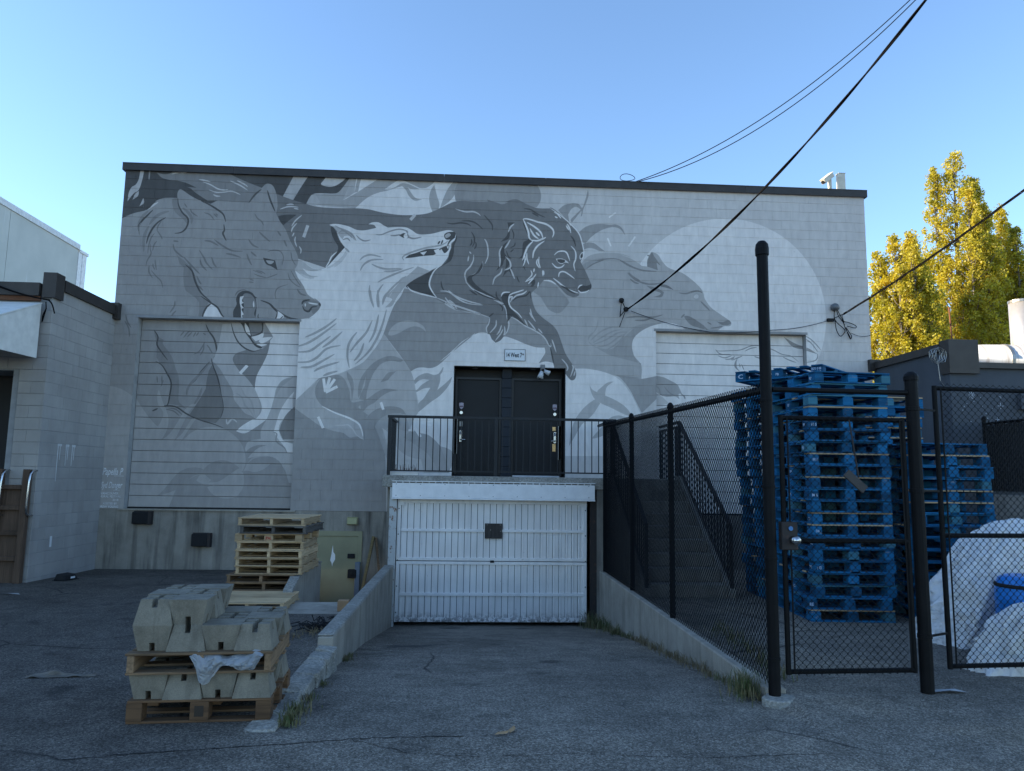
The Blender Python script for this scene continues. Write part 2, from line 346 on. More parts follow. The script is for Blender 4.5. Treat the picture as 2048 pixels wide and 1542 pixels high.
line('g', 2.2, 'A 1690,555 1780,528 1880,535 | 1755,510 1800,503 1830,508 | 1830,545 1880,555 | 1915,615 1850,670 1808,730 | 1865,695 1820,745 1805,790 | 1835,795 1815,835 | 1850,835 1842,880 1862,940 | 1885,935 1905,970 1900,1010')
for s in ('A 1975,720 1932,842', 'B 1385,610 1335,665'): line('g', 5.0, s, False)
area('k', 'B 520,740 545,735 575,790 605,870 665,945! 660,985 580,1060 510,1130 470,1150! 520,1080 580,1000 595,940 560,880 530,810')
line('w', 2.4, 'B 585,990 530,1040 500,1100 468,1150')
area('k', 'B 1285,1338! 1340,1295 1450,1240 1560,1180 1660,1130 1710,1080 1730,1030 1745,960 1765,910 1790,870 1808,820! 1812,860 1785,930 1780,1000 1750,1080 1690,1120! 1600,1180 1545,1260 1535,1330 1560,1400 1602,1455! 1500,1430 1390,1400 1310,1365')
line('w', 2.6, 'B 1660,1125 1590,1175 1545,1250 1530,1330 1560,1400 1605,1460 | 1305,1345 1340,1385 1420,1415 1520,1440 1605,1462')
line('g', 2.8, 'B 1605,1462 F 1720,130 1790,190 1880,212 1980,232 2048,245 G 60,130 150,195 250,212 400,245 510,282')
line('k', 2.6, 'C 65,695 130,705 210,695 280,705 320,730 | 220,675 300,675 370,700 440,760 | 450,615 500,670 535,720 535,775 | 320,785 350,840 350,900 330,940 | 320,860 325,900 305,930 | 365,890 370,930 350,965 | 860,548 930,560 990,600 1080,640 | 940,590 1010,630 | 1335,825 1370,870 1390,940 | 10,1290 20,1350 45,1395 | 300,1380 340,1410 380,1435 | 575,1395 580,1450 620,1500')
line('g', 2.4, 'C 155,550 220,572 270,582 340,580 390,600 415,622 | 455,860 475,890 490,950 490,1040 460,1115 | 345,1020 340,1080 310,1140 265,1190 255,1240 270,1300 | 435,1090 430,1150 380,1205 300,1245 | 300,990 320,1010 | 295,1030 285,1090 | 85,1385 170,1450 300,1500 430,1530 | 50,1460 100,1510 160,1536')
area('k', 'C 435,1095! 435,1150 390,1210 330,1250 345,1300 420,1370 520,1430 640,1495! 500,1455 380,1390 300,1320 275,1280 290,1245 370,1205')
line('g', 3.2, 'C 262,1295 330,1370 430,1420 540,1470 650,1530 G 640,130 680,200 690,280 705,350 690,420 660,462')
area('k', 'C 690,690! 765,690! 720,740 715,800 700,860 620,890! 680,830 700,760')
area('k', 'C 700,880! 640,930 610,1010 625,1090 570,1190! 640,1130 655,1080 690,1040! 660,1000 665,940')
area('k', 'C 680,1050 710,1120 660,1180! 740,1150! 730,1230! 700,1190 640,1250! 670,1160')
line('g', 2.6, 'C 760,705 720,740 700,790 | 720,865 690,920 660,960 | 640,930 610,990 615,1080 610,1150 | 670,1040 715,1090 720,1150 660,1180 | 635,1160 620,1210 560,1260 540,1330 | 720,1160 745,1220 765,1270')
line('k', 2.2, 'C 735,760 755,810 750,860 | 770,895 760,930 720,950 | 755,965 720,995 | 680,980 700,1040 730,1060 | 785,1240 800,1280 815,1305')
area('k', 'C 845,660! 860,700 890,760 905,840 945,880! 880,940 850,1040! 865,1080 860,1130 880,1190! 850,1140 845,1060 800,1065! 840,1020 850,900 905,860 880,780 855,720')
line('w', 3.0, 'C 850,655 900,655 1000,685 1090,710 1150,755 1165,800 1150,845 | 850,655 880,720 905,790 915,850 950,880 | 890,690 960,730 1030,790 1055,855 | 940,870 990,878 1050,860 1085,842 | 920,750 960,820 1010,860 | 980,790 1020,830 | 955,880 900,940 870,1010 845,1080 | 1070,880 1000,930 960,990 950,1060')
line('w', 2.2, 'C 1015,1040 1010,1100 1030,1160 | 1000,1060 990,1110 1020,1160 | 890,1000 890,1060 910,1120 | 870,1030 870,1080 850,1140 | 860,1100 880,1060 | 930,1180 940,1230 880,1290 | 985,1215 950,1260 870,1300 | 965,1160 960,1200 | 1050,1180 1055,1240 | 1060,1180 1065,1230')
area('k', 'C 900,1300 960,1270 975,1300 960,1340 920,1350! 940,1320'); line('w', 2.2, 'C 960,1265 930,1290 905,1320 | 1010,1300 1000,1360')
line('w', 2.4, 'C 1165,585 1200,600 1240,650 | 1175,630 1205,645 | 1300,705 1325,745 1340,800 | 1290,720 1320,770 | 1340,930 1385,985 1390,1060 1370,1120 1385,1190')
line('w', 2.0, 'C 1130,545 1230,615 1330,700 1420,800 1455,900 1473,1000 1460,1060 1440,1090 | 1345,725 1320,690')
line('w', 2.4, 'C 1170,1025 1210,990 1270,985 1300,1005 1315,1040 1330,1085 | 1215,1250 1225,1205 1270,1195 1330,1230 1380,1270 | 1145,1105 1190,1150 1240,1150 1275,1120')
area('w', 'C 1185,1062! 1240,1060 1285,1075 1320,1110! 1280,1100 1250,1115 1215,1105'); area('k', 'C 1200,1072 1240,1066 1280,1078 1275,1098 1245,1108 1215,1098')
area('w', 'C 1430,1030 1455,995 1472,1005 1465,1050 1435,1070'); area('k', 'C 1438,1030 1458,1005 1462,1040 1442,1060')
area('k', 'C 1415,1360 1440,1335 1500,1340 1548,1320! 1550,1360 1510,1395 1430,1395'); line('w', 2.2, 'C 1410,1370 1430,1340 1460,1330 | 1415,1380 1440,1408 1500,1400 1530,1380')
line('w', 2.6, 'C 1155,1258 1210,1300 1270,1350 1330,1385 1420,1415 | 1060,1285 1130,1290 1190,1325'); line('k', 3.2, 'C 1235,1335 1290,1365 1340,1400 1390,1420')
area('k', 'C 640,1420 700,1405 780,1420! 720,1450 700,1500 G 705,60 700,130 740,200 830,300 890,375! 810,320 740,265! 690,330! 680,200 640,120 625,60 640,30')
line('w', 2.4, 'C 625,1450 650,1410 720,1405 | 700,1480 720,1430 800,1400 860,1380 | 740,1480 780,1440 850,1420 890,1390 | 720,1510 740,1450 G 705,90 720,170 800,240 840,290')
line('k', 2.4, 'C 740,1500 790,1460 880,1440 920,1400 930,1470')
line('g', 2.2, 'G 0,10 90,20 200,100 300,140 440,155 | 55,75 90,130 150,195 | 90,100 140,140 170,190 | 720,275 780,300 860,360 960,410 1040,460 1085,510 1110,560 1135,580 1135,545 | 865,300 900,370 | 900,310 950,370 980,410 | 1005,395 1050,445 | 925,190 940,260 980,325 | 915,230 950,290 | 1145,505 1165,560 1190,640 | 510,285 500,340 475,390 485,445 | 575,305 570,370 510,440 | 630,360 610,420 580,460 | 645,400 620,450 565,520 | 660,370 665,430 650,465 | 1245,705 1290,755 1310,800 1295,830 | 1350,765 1365,800 1335,890 | 1385,830 1370,880')
line('k', 2.4, 'G 500,275 550,235 | 610,150 640,180 635,220 | 305,0 380,50 | 345,0 450,60 600,110 | 1130,590 1150,680 1165,760')
# -- white wolf
area('w', 'B 145,1175! 170,1120 190,1065! 260,1110 340,1160 430,1170 490,1135 560,1060 665,945! 620,885 590,810 575,760 505,715! 570,703 700,730 780,765 860,772 960,752 985,745! 960,715 905,710! 945,690 1010,690 1060,720 1105,743! 1200,738 1290,742 1350,770 1400,805 1460,815 1560,805 1640,785 1710,770 1765,778 1800,815 1790,870 1755,905 1752,950 1732,1000 1718,1050 1660,1125! 1540,1185 1400,1260 1290,1338 1240,1440 1170,1536 F 1110,300 1060,445 1000,560 930,650 850,740 740,800 640,842 500,882 400,905 320,975 140,1148! E 1835,1165! 1600,560! 1860,300! B 400,1500! 300,1440 250,1390 200,1290 150,1220')
area('h', 'B 1410,1140! 1300,1240 1240,1260 1160,1370 1080,1450! 1150,1480 F 1080,170 1100,120 1080,180! 1150,160 1200,70 B 1290,1340 1400,1260 1540,1190!')
area('w', 'B 1100,1536! 1130,1430 1200,1330 1290,1240! 1200,1310 1150,1400! F 1070,180!')
area('h', 'B 150,1180! 190,1070 330,1160 430,1172! 350,1190 280,1180 230,1160! 300,1230 400,1240! 300,1260 220,1230')
line('g', 4.0, 'B 210,1215 270,1250 350,1262 | 480,1160 560,1120 640,1050 680,980 | 550,1150 620,1090 690,1000')
area('h', 'B 530,725! 640,750 740,800 785,880! 760,870 720,830 660,830 640,860 600,820! 580,775')
line('m', 2.4, 'B 560,722 640,765 720,800 780,870 | 600,800 640,775 700,810 740,850 | 640,870 690,855 720,885 | 980,815 1040,815 1130,780 1220,760 1290,775 1305,800 | 1130,825 1180,825 1235,812 | 780,820 820,860 870,880 930,868')
line('l', 3.2, 'B 815,1080 860,1040 930,1022 1040,1045 | 820,1185 860,1120 940,1075 1060,1070 | 935,1115 1010,1150 1100,1168 1240,1160 | 1060,1190 1150,1190 1260,1165 | 1000,1305 1060,1270 1150,1230 1250,1190 1370,1150 | 920,1330 915,1400 930,1470 960,1536 | 1060,1320 1010,1390 995,1470 1000,1560 | 1290,1240 1180,1330 1090,1430 1050,1536 | 665,950 690,975 710,995')
line('l', 4.0, 'F 255,485 360,440 480,370 580,290 | 165,580 280,545 420,460 580,340 | 170,635 300,625 400,560 520,470 | 430,590 520,530 640,425 | 165,740 290,735 380,690 480,600 620,568 | 210,790 320,785 430,730 560,655 | 345,835 430,790 610,735 | 440,880 500,855 590,830 | 710,800 690,680 700,570 740,490 790,430 | 715,640 790,540 880,440 945,310 | 910,540 960,450 990,350 1010,250 | 755,730 820,650 860,540 | 770,760 900,640 990,500 1050,350 1090,200 | 925,0 930,80 960,180 | 1000,0 1005,100 1012,180 | 1050,150 1070,70 1130,0')
area('k', 'B 1220,825! 1265,800 1300,815 1330,850! 1270,850'); area('T', 'B 1265,830 1280,808 1305,815 1308,845 1280,852')
line('m', 3.0, 'B 1305,800 1320,840 1370,855 1450,840 | 1290,770 1310,800')
area('k', 'B 1280,1058! 1320,1025 1400,1000 1500,965 1590,960! 1640,955! 1700,930! 1735,925! 1725,970 1690,1005 1660,990 1620,970 1600,1005 1570,1025 1460,1035 1360,1050')
area('w', 'B 1435,1000! 1505,985! 1470,1030!'); area('w', 'B 1575,975! 1640,955! 1595,1010!'); area('w', 'B 1705,935! 1730,930! 1722,965!'); area('w', 'B 1625,1000! 1650,960! 1680,1005! 1660,1025!')
line('l', 3.0, 'B 1270,1080 1255,1050 1290,1020 1380,985 1500,950 1600,935 1680,910 1720,880')
area('k', 'B 1680,820 1720,790 1790,790 1795,830 1760,860 1700,865'); area('h', 'B 1690,825 1725,800 1750,815 1730,840 1700,850'); line('k', 2.6, 'B 1715,930 1740,880 1795,840 | 1615,915 1640,880 | 1650,915 1668,870')
# -- front left wolf (on the block wall; its chest goes on over the big door)
area('m', 'A -200,720! 70,650! 180,600 330,562 400,520 445,485! 410,475! 480,445 560,438 640,440! 640,390 665,350 700,365 780,420 870,465 980,500! 1050,465! 1150,475 1370,490! 1430,415 1500,340 1560,290 1620,320 1655,410 1665,520 1650,600! 1690,680 1750,770 1790,870 1840,960 1875,1050 1870,1120 1840,1170! 1870,1250 1930,1340 1975,1430 2048,1480 F 350,80 410,130 415,170 370,230 300,285 230,300 E 2048,280 1880,300! 1860,340! -300,340! -300,-200!')
area('e', 'A 585,450! 640,440! 650,520 700,600 750,660 750,720! 690,650 620,590 590,520')
line('e', 5.0, 'A 690,540 750,590 785,650 780,705 | 555,575 470,600 400,650 350,715 | 350,725 310,800 295,880 295,990 | 340,575 290,620 250,690 235,740')
line('k', 3.0, 'A 645,440 650,510 690,590 740,640 750,690 720,760 670,795 610,802 | 880,470 960,505 1050,560 1110,610 1135,685 | 520,640 440,690 380,760 340,840 322,910 | 390,560 340,610 290,660 245,720 240,780 | 1115,710 1120,770 1105,800 1120,840 1140,878 | 1370,490 1430,410 1500,350 | 1560,360 1590,460 1640,580')
line('d', 2.2, 'A 910,590 970,610 1020,670 | 1010,600 1050,640 | 1030,600 1055,620 | 480,670 440,730 430,780 | 430,770 470,830 485,865 | 250,820 245,740 270,690 | 405,800 370,850 345,930 335,1010 | 430,880 400,920 385,985 | 365,910 360,960 370,1010 330,1080 315,1140 | 410,1070 415,1120 425,1180 | 390,1110 390,1140 410,1175 | 350,1130 350,1200 385,1260 | 370,1180 420,1240 470,1290 490,1360 | 710,495 740,540 | 770,550 790,590 850,630 | 1430,600 1460,650 1480,670 | 1450,640 1500,680 1520,720')
line('d', 3.0, 'A 915,878 980,885 1060,930 | 1015,862 1060,900 1120,940 1200,980 1310,985 | 595,880 650,885 | 595,910 610,970 660,1020 700,1050 | 700,1040 780,1130 870,1220 | 860,970 910,1050 940,1110 1000,1175 | 870,1070 890,1130 940,1185 | 990,1045 1010,1110 1040,1150 | 1350,1010 1370,1070 1400,1130 | 1390,990 1450,1040 | 1135,1010 1200,1020 1290,1050 | 680,1130 760,1140 800,1200 | 835,1235 860,1290 885,1325 | 805,1325 860,1350 905,1388 | 1865,1370 1900,1420 1960,1440 | 1475,785 1520,830 1590,890 | 1365,860 1410,920 1470,950 | 1665,780 1700,830 | 1730,870 1760,940')
line('d', 1.8, 'A 1410,1180 1470,1200 1510,1215 | 1420,1215 1480,1240 1560,1260 | 1550,1260 1610,1240 1665,1218 | 1440,1180 1500,1195 1540,1220 | 1705,990 1725,1050 1710,1130 | 1800,990 1815,1070 1850,1130 | 1770,1200 1790,1270 1850,1330 1900,1355 | 1800,1180 1850,1270 1900,1340 | 1560,990 1620,975 1690,985 1720,1030 | 1380,1270 1420,1285 | 1370,1300 1420,1305 | 1650,1480 1640,1420 1670,1360 1770,1325')
area('e', 'A 600,960! 650,1040 720,1090 790,1180 830,1250! 850,1330 900,1450 990,1500 E 960,120! 890,290! 850,300! 860,130 770,40 A 720,1380 700,1270 705,1150! 660,1110! 640,1040')
line('k', 3.2, 'A 720,1120 790,1190 820,1290 880,1410 980,1500')
area('w', 'E 895,330! 905,250 940,170 990,140 1040,165 1080,230 1140,310! 1140,345!'); line('k', 3.0, 'E 890,305 905,240 940,175 985,140 | 880,65 980,130 1050,180 1090,250 1140,310')
line('d', 2.6, 'E 615,110 605,170 560,235 | 628,210 590,250 568,290 | 110,250 125,320 165,385 | 100,315 140,390 148,480')
area('l', 'P 150,772! 215,772 240,777 262,790 290,812! 290,1040! 150,1040!')
# eye, nose and open mouth
area('k', 'A 1515,1050! 1580,1065 1640,1080! 1665,1180! 1600,1140 1545,1115'); area('l', 'A 1545,1078! 1625,1086 1605,1115 1570,1112')
area('e', 'F 235,170 250,110 320,105 390,120 415,170! 380,220 340,250! 320,200 350,175! 310,190 300,215 270,222 245,205')
line('k', 3.2, 'F 225,150 240,115 310,100 | 230,160 250,205 290,220 310,200 330,175 380,170 | 400,130 415,165'); area('w', 'F 252,150 258,135 266,150 258,172'); line('w', 2.4, 'F 290,130 340,140 390,145')
area('k', 'E 1215,320! 1210,220 1245,150 1240,90 1270,30 1330,5 1400,25 1440,70 1500,100! 1500,200 1470,250 1480,345!')
area('e', 'E 1320,40 1380,40 1430,90 1445,170 1425,250 1470,320! 1300,320! 1320,170 1310,90'); area('m', 'E 1440,80! 1500,100 1500,200 1460,260 1470,320! 1440,290 1450,180')
area('w', 'E 1280,70! 1320,60! 1300,110 1318,130! 1295,150 1320,185! 1295,195 1318,250! 1300,260! 1315,310! 1290,320! 1290,200 1278,130'); area('w', 'E 1420,110 1428,150 1422,180 1412,150')
line('k', 3.6, 'E 1490,105 1580,140 1640,200 1720,255 1800,290 1880,300'); line('d', 2.2, 'E 1230,60 1260,15 1340,-10')
area('w', 'E 1660,210! 1730,265 1700,300 1640,320! 1660,270'); line('k', 2.4, 'E 1665,210 1655,270 1632,318 1680,305 1725,265 | 1760,285 1765,315 1790,320 1800,292 | 1800,320 1820,322 1835,300 | 1840,318 1865,320 1875,300')
N_WALL = len(SHAPES)
# -- on the two big doors (traced at the door leaf, behind the wall face)
DOOR_SHAPES = []; _keep = SHAPES; SHAPES = DOOR_SHAPES
area('m', 'E 0,200! 2000,200! 2000,1700! 0,1700!')
area('l', 'H 0,-40! 320,-40! 380,70 430,150 500,245 555,300! 590,240 600,180 560,120 550,50 565,-5! 590,80 630,180 642,260 620,350 575,418! 650,360 720,260 780,160 850,112 930,150! 860,132 800,200 740,320 688,418! 760,350 830,240 870,212 935,207! 880,225 830,290 790,350 745,425! 830,350 920,310 1020,303 1110,325 1190,380 1245,450 1275,540 1272,620! 1350,540 1450,545 1530,580 1590,680 1625,780! 1750,780! 1750,1100! 0,1100!')
area('e', 'E 430,530! 410,470 395,400! 450,480 500,510! 490,550 545,625 590,700 620,800 650,880 655,1000 650,1130 690,1180 740,1225! 640,1180 540,1168! 560,1080 578,960 560,890 520,830 470,765 425,690!')
line('k', 2.6, 'E 400,410 440,480 430,560 480,640 540,720 | 415,730 480,770 530,850 575,950 560,1080 540,1170 500,1190 | 500,1185 580,1185 650,1210 720,1260 800,1300 900,1340 1000,1370 1110,1412 | 380,1240 440,1212')
line('d', 2.2, 'E 540,1210 620,1220 690,1280 | 520,1220 600,1240 660,1290 | 670,470 710,420 | 700,490 740,440 770,415 | 740,480 790,430 | 800,480 830,430 | 830,470 860,430 | 900,440 930,460 | 800,660 860,630 900,570 920,530 | 870,670 905,610 910,540 | 940,560 980,610 | 960,590 1000,650 | 430,880 435,950 | 480,880 480,960 | 495,920 470,990')
line('k', 3.0, 'E 930,350 960,420 1010,490 1035,570 1040,650 1010,690 | 985,700 1005,780 1040,870 1065,960 1080,1060 1100,1150 1105,1230 1080,1310 | 970,735 930,780 880,840 820,920 750,990 730,1070')
area('d', 'E 960,830! 990,770! 1030,860 1065,980 1090,1090 1106,1200 1080,1300 1030,1365! 900,1335 760,1280! 830,1175 890,1080 930,1010! 940,920')
line('e', 4.0, 'E 970,740 900,830 800,930 750,1000 735,1080 | 890,1000 860,1090 810,1170')
area('h', 'E 1000,730! 1060,560 1100,350! 1190,345! 1220,440 1260,530 1310,590 1340,615! 1240,650 1208,705 1240,770 1300,850 1380,940 1440,1020 1470,1110 1500,1190 1490,1260 1440,1320! 1400,1290 1330,1260 1280,1200 1220,1120 1200,1020 1130,900 1070,800')
line('l', 3.0, 'E 1290,1000 1330,1080 1390,1130 1420,1230 1440,1315 | 1240,1055 1300,1100 1330,1180 1380,1230 1430,1310 | 1440,1320 1480,1270 1500,1200 1470,1130')
area('h', 'E 1195,340! 1210,440 1260,540 1330,600 1420,625 1500,605 1515,575! 1440,560 1390,480 1330,420 1290,340!'); line('k', 2.4, 'E 1190,340 1215,440 1260,530 1330,595 1420,628 1500,605')
area('k', 'E 1280,335! 1520,330! 1515,420 1490,470! 1395,480 1450,560 1515,575! 1490,600 1430,570 1380,500 1330,430 1310,370')
area('e', 'E 1370,335! 1500,335! 1505,410 1470,445 1400,470! 1380,400'); area('w', 'E 1330,335! 1370,390 1390,470! 1350,440 1330,390')
area('w', 'E 1395,480! 1470,460 1525,430! 1510,490 1440,525!'); area('w', 'E 1470,525! 1510,490 1615,480! 1560,525 1500,550!'); area('w', 'E 1450,555! 1500,540! 1560,560! 1500,580!')
area('e', 'E 1345,615! 1420,632 1520,600! 1590,520! 1565,640 1520,745 1450,880 1430,1010! 1350,900 1275,830 1225,760 1205,705 1240,650')
area('w', 'E 1590,515! 1620,480! 1530,330! 2000,330! 2000,880! 1835,882! 1720,920 1655,1000 1630,1100 1600,1210 1560,1320! 1450,1400 1330,1467 1240,1445! 1300,1390 1400,1330 1440,1320! 1490,1260 1502,1190 1470,1100 1430,1010! 1450,880 1520,745 1565,640')
area('h', 'E 2000,870! 1835,882! 1720,920 1655,1000 1630,1100 1600,1210 1545,1340! H 1400,330 1400,400! 1300,420 1270,480! 1290,560! 1400,540 1520,560 1600,660! 1640,800! 1700,800! 1700,100!')
area('l', 'E 1835,890! 1720,930 1660,1010 1635,1110! 1700,1000 1780,930!')
area('w', 'E 1835,1040! 1770,1110 1700,1220 1660,1330 1625,1450! H 1510,345! 1540,400 1580,450 1620,515! 1660,515! 1660,440! 1580,410 1545,330! 1560,270 1660,150! 1660,50!')
area('e', 'E 1840,1190! 1750,1280 1700,1380 1680,1440! 1720,1530! 1860,1530!')
line('m', 2.6, 'H 1500,345 1530,360 1525,420 1590,470 1612,515 | 1250,450 1275,520 1280,600 1250,670')
line('g', 3.0, 'E 1140,1320 1150,1370 1200,1320 1250,1355')
line('b', 5.0, 'E 1355,772 1280,855', False)
area('m', 'H 650,947! 720,840 790,750 860,700 930,690 985,735! 940,660 880,635 800,640 720,680 650,760 590,830 540,872! 620,850 700,820!')
area('m', 'H 650,947! 720,840 790,750 870,700 940,695 990,735! 960,760 870,742! 940,640 1010,590 1100,575 1180,605 1225,640! 1150,710 1060,765 960,795! 1000,850 1070,885 1150,885 1220,850 1255,790 1260,700 1240,665! 1290,660 1350,672 1420,650 1480,600! 1380,600 1280,605! 1350,560 1430,545 1510,560 1570,610 1620,760! 1750,760! 1750,1200! 600,1200!')
area('l', 'H 960,797! 1060,800 1150,760 1240,680! 1262,740 1245,810 1200,870 1120,890 1040,870'); line('l', 5.0, 'H 880,745 960,768 1060,760 1150,700 1230,640'); area('l', 'H 1250,665! 1290,660 1350,672 1420,650 1485,600! 1400,610 1310,650')
area('m', 'H 1280,500! 1320,470 1380,450 1450,452! 1380,475 1320,525 1285,570!')
DOOR1 = list(SHAPES)
SHAPES.clear()
area('w', 'L -100,-100! 2200,-100! 2200,3000! -100,3000!')
area('l', 'J 530,45! 600,60 660,90 710,120 740,180 772,238! 740,195 718,200 726,238! 690,215 620,218 560,195 530,170!')
line('m', 2.2, 'J 530,130 560,150 570,190 590,210 | 600,130 640,180 690,210 | 740,195 765,215 772,238')
area('g', 'J 530,300! 530,180! 600,230 640,270!')
area('m', 'L 1520,190! 1600,240 1680,280 1760,305 1850,350 1900,385! 1840,370 1750,335 1680,325 1610,295')
line('m', 1.8, 'L 745,335 775,352 900,350 1030,340 1150,295 1260,295 1400,340 1500,390 1600,410 1690,475 | 745,335 780,375 830,392 920,390 | 770,405 850,430 930,405 | 850,445 910,445 970,412 | 920,455 960,430 | 930,460 1000,430 1050,410 | 1080,355 1140,325 1215,310 | 1185,415 1260,440 | 1510,420 1580,455 1665,485 | 1020,495 1025,540 | 1040,500 1070,570')
area('m', 'L 1000,430! 965,480 965,540 1030,592! 990,540 985,480')
DOOR2 = list(SHAPES); SHAPES = _keep
area('m', 'L 1740,300! 1800,320 1850,350 1908,390! 1840,370 1740,335!')
line('m', 1.8, 'L 1745,170 1830,220 1900,290 1945,345 | 1745,205 1830,260 1910,365 | 1905,385 1905,430 1860,470 1725,485')

# ------------------------------------------------------------------ turning the paint into faces
def to_plane(shapes, y):
    out = []
    for tone, pts in shapes:
        q = []
        for p in pts:
            v = atY(p[0], p[1], y); q.append((v.x, v.z))
        a = np.array(q); out.append((TONE[tone], a, a.min(0), a.max(0)))
    return out
def pip(P, poly):
    x, y = P[:, 0], P[:, 1]; ins = np.zeros(len(P), bool)
    x1, y1 = poly[:, 0], poly[:, 1]; x2, y2 = np.roll(x1, -1), np.roll(y1, -1)
    for a, b, c, d in zip(x1, y1, x2, y2):
        if b == d: continue
        ins ^= ((b > y) != (d > y)) & (x < (c-a)*(y-b)/(d-b)+a)
    return ins
def tone_at(P, shapes, base):
    t = np.full(len(P), base)
    for tone, poly, lo, hi in shapes:
        m = np.where((P[:, 0] >= lo[0]) & (P[:, 0] <= hi[0]) & (P[:, 1] >= lo[1]) & (P[:, 1] <= hi[1]))[0]
        if len(m): t[m[pip(P[m], poly)]] = tone
    return t
def clipseg(a, b, x0, z0, x1, z1):
    t0, t1 = 0.0, 1.0; dx, dz = b[0]-a[0], b[1]-a[1]
    for p, q in ((-dx, a[0]-x0), (dx, x1-a[0]), (-dz, a[1]-z0), (dz, z1-a[1])):
        if p == 0:
            if q < 0: return None
        else:
            r = q/p
            if p < 0: t0 = max(t0, r)
            else: t1 = min(t1, r)
    if t1-t0 < 1e-4: return None
    return (a[0]+t0*dx, a[1]+t0*dz), (a[0]+t1*dx, a[1]+t1*dz)
def paint_rect(x0, z0, x1, z1, shapes, base):
    """triangles (2D verts, faces, tone per face) of a painted rectangle"""
    V = [Vector((x0, z0)), Vector((x1, z0)), Vector((x1, z1)), Vector((x0, z1))]; Ed = [(0, 1), (1, 2), (2, 3), (3, 0)]
    near = [s for s in shapes if s[2][0] < x1 and s[3][0] > x0 and s[2][1] < z1 and s[3][1] > z0]
    for tone, poly, lo, hi in near:
        nx = np.roll(poly, -1, 0)
        mk = (np.minimum(poly[:, 0], nx[:, 0]) < x1) & (np.maximum(poly[:, 0], nx[:, 0]) > x0) & (np.minimum(poly[:, 1], nx[:, 1]) < z1) & (np.maximum(poly[:, 1], nx[:, 1]) > z0)
        for i in np.where(mk)[0]:
            c = clipseg(poly[i], nx[i], x0, z0, x1, z1)
            if c: n = len(V); V += [Vector(c[0]), Vector(c[1])]; Ed.append((n, n+1))
    if len(V) == 4: vs_, fs = [(v.x, v.y) for v in V], [(0, 1, 2, 3)]
    else:
        r = delaunay_2d_cdt(V, Ed, [], 0, 1e-5); vs_ = [(v.x, v.y) for v in r[0]]; fs = [tuple(f) for f in r[2]]
    A = np.array(vs_); cen = np.array([A[list(f)].mean(0) for f in fs])
    return vs_, fs, tone_at(cen, near, base)
def painted_mesh(name, pieces, mat, depth):
    """pieces: list of (x0,z0,x1,z1, front y, shapes, base tone); one mesh with a 'paint' colour per face and sides going back by depth"""
    V = []; Fc = []; T = []
    for x0, z0, x1, z1, y, shapes, base in pieces:
        vs_, fs, tn = paint_rect(x0, z0, x1, z1, shapes, base); b = len(V)
        V += [(x, y, z) for x, z in vs_]
        for f, t in zip(fs, tn): Fc.append(tuple(b+i for i in f)); T.append(t)
        if depth:
            b = len(V); V += [(x0, y, z0), (x1, y, z0), (x1, y, z1), (x0, y, z1)] + [(x0, y+depth, z0), (x1, y+depth, z0), (x1, y+depth, z1), (x0, y+depth, z1)]
            mids = np.array([((x0+x1)/2, z0), (x1, (z0+z1)/2), ((x0+x1)/2, z1), (x0, (z0+z1)/2)]); tm = tone_at(mids, [s for s in shapes if s[2][0] < x1 and s[3][0] > x0 and s[2][1] < z1 and s[3][1] > z0], base)
            for i in range(4): j = (i+1) % 4; Fc.append((b+i, b+4+i, b+4+j, b+j)); T.append(tm[i])
    me = bpy.data.meshes.new(name); me.from_pydata(V, [], Fc)
    ca = me.color_attributes.new('paint', 'FLOAT_COLOR', 'CORNER')
    cnt = np.array([len(f) for f in Fc]); arr = np.repeat(np.array(T), cnt)
    ca.data.foreach_set('color', np.column_stack([arr, arr, arr, np.ones(len(arr))]).astype(np.float32).ravel())
    me.materials.append(mat); return me
# ------------------------------------------------------------------ shared materials
def paint_mat():
    m, nt, b = newmat('mural_paint'); g = NG(nt); p = g.pos()
    a = g.n('ShaderNodeVertexColor', layer_name='paint').outputs[0]
    a = g.mix(1.0, a, g.ramp(g.noise(p, .9, 5, .6), [(.3, (1.00, .92, .86)), (.7, (1.13, 1.05, .975))]), 'MULTIPLY')
    a = g.mix(1.0, a, g.ramp(g.noise(g.pos((4, 4, 1.2)), 2.5, 5, .6), [(.35, .90), (.7, 1.05)]), 'MULTIPLY')
    a = g.mix(g.ramp(g.noise(g.pos((1, 1, .35)), .8, 5, .65), [(.52, 0.0), (.78, .22)]), a, (.30, .29, .275))
    v = g.n('ShaderNodeTexVoronoi'); v.inputs['Scale'].default_value = 2.6; g.L(p, v.inputs['Vector'])   # a few chips and pock marks
    a = g.mix(g.ramp(v.outputs['Distance'], [(.012, .6), (.022, 0.0)]), a, (.10, .10, .10))
    g.L(a, b.inputs['Base Color']); b.inputs['Roughness'].default_value = .72; b.inputs['Specular IOR Level'].default_value = .3
    g.bump(g.noise(p, 55, 5, .7), .35, .006, b); return m
MURAL = paint_mat()
def block_mat(name, c, drip=.3):
    m, nt, b = newmat(name); g = NG(nt); p = g.pos()
    a = g.ramp(g.noise(p, 1.1, 5, .6), [(.3, tuple(x*.84 for x in c)), (.7, tuple(x*1.1 for x in c))])
    a = g.mix(g.ramp(g.noise(g.pos((3, 3, .35)), 1.8, 4), [(.5, 0.0), (.75, drip)]), a, tuple(x*.55 for x in c))
    g.L(g.randcol(a, .95, 1.05), b.inputs['Base Color']); b.inputs['Roughness'].default_value = .8; b.inputs['Specular IOR Level'].default_value = .25
    g.bump(g.noise(p, 55, 5, .7), .4, .006, b); return m
GREYBLOCK = block_mat('grey_painted_block', (.38, .36, .34))
GREYMORT = plain('grey_painted_mortar', (.28, .285, .29), .9)
DARKBLOCK = block_mat('charcoal_painted_block', (.085, .095, .11), .2)
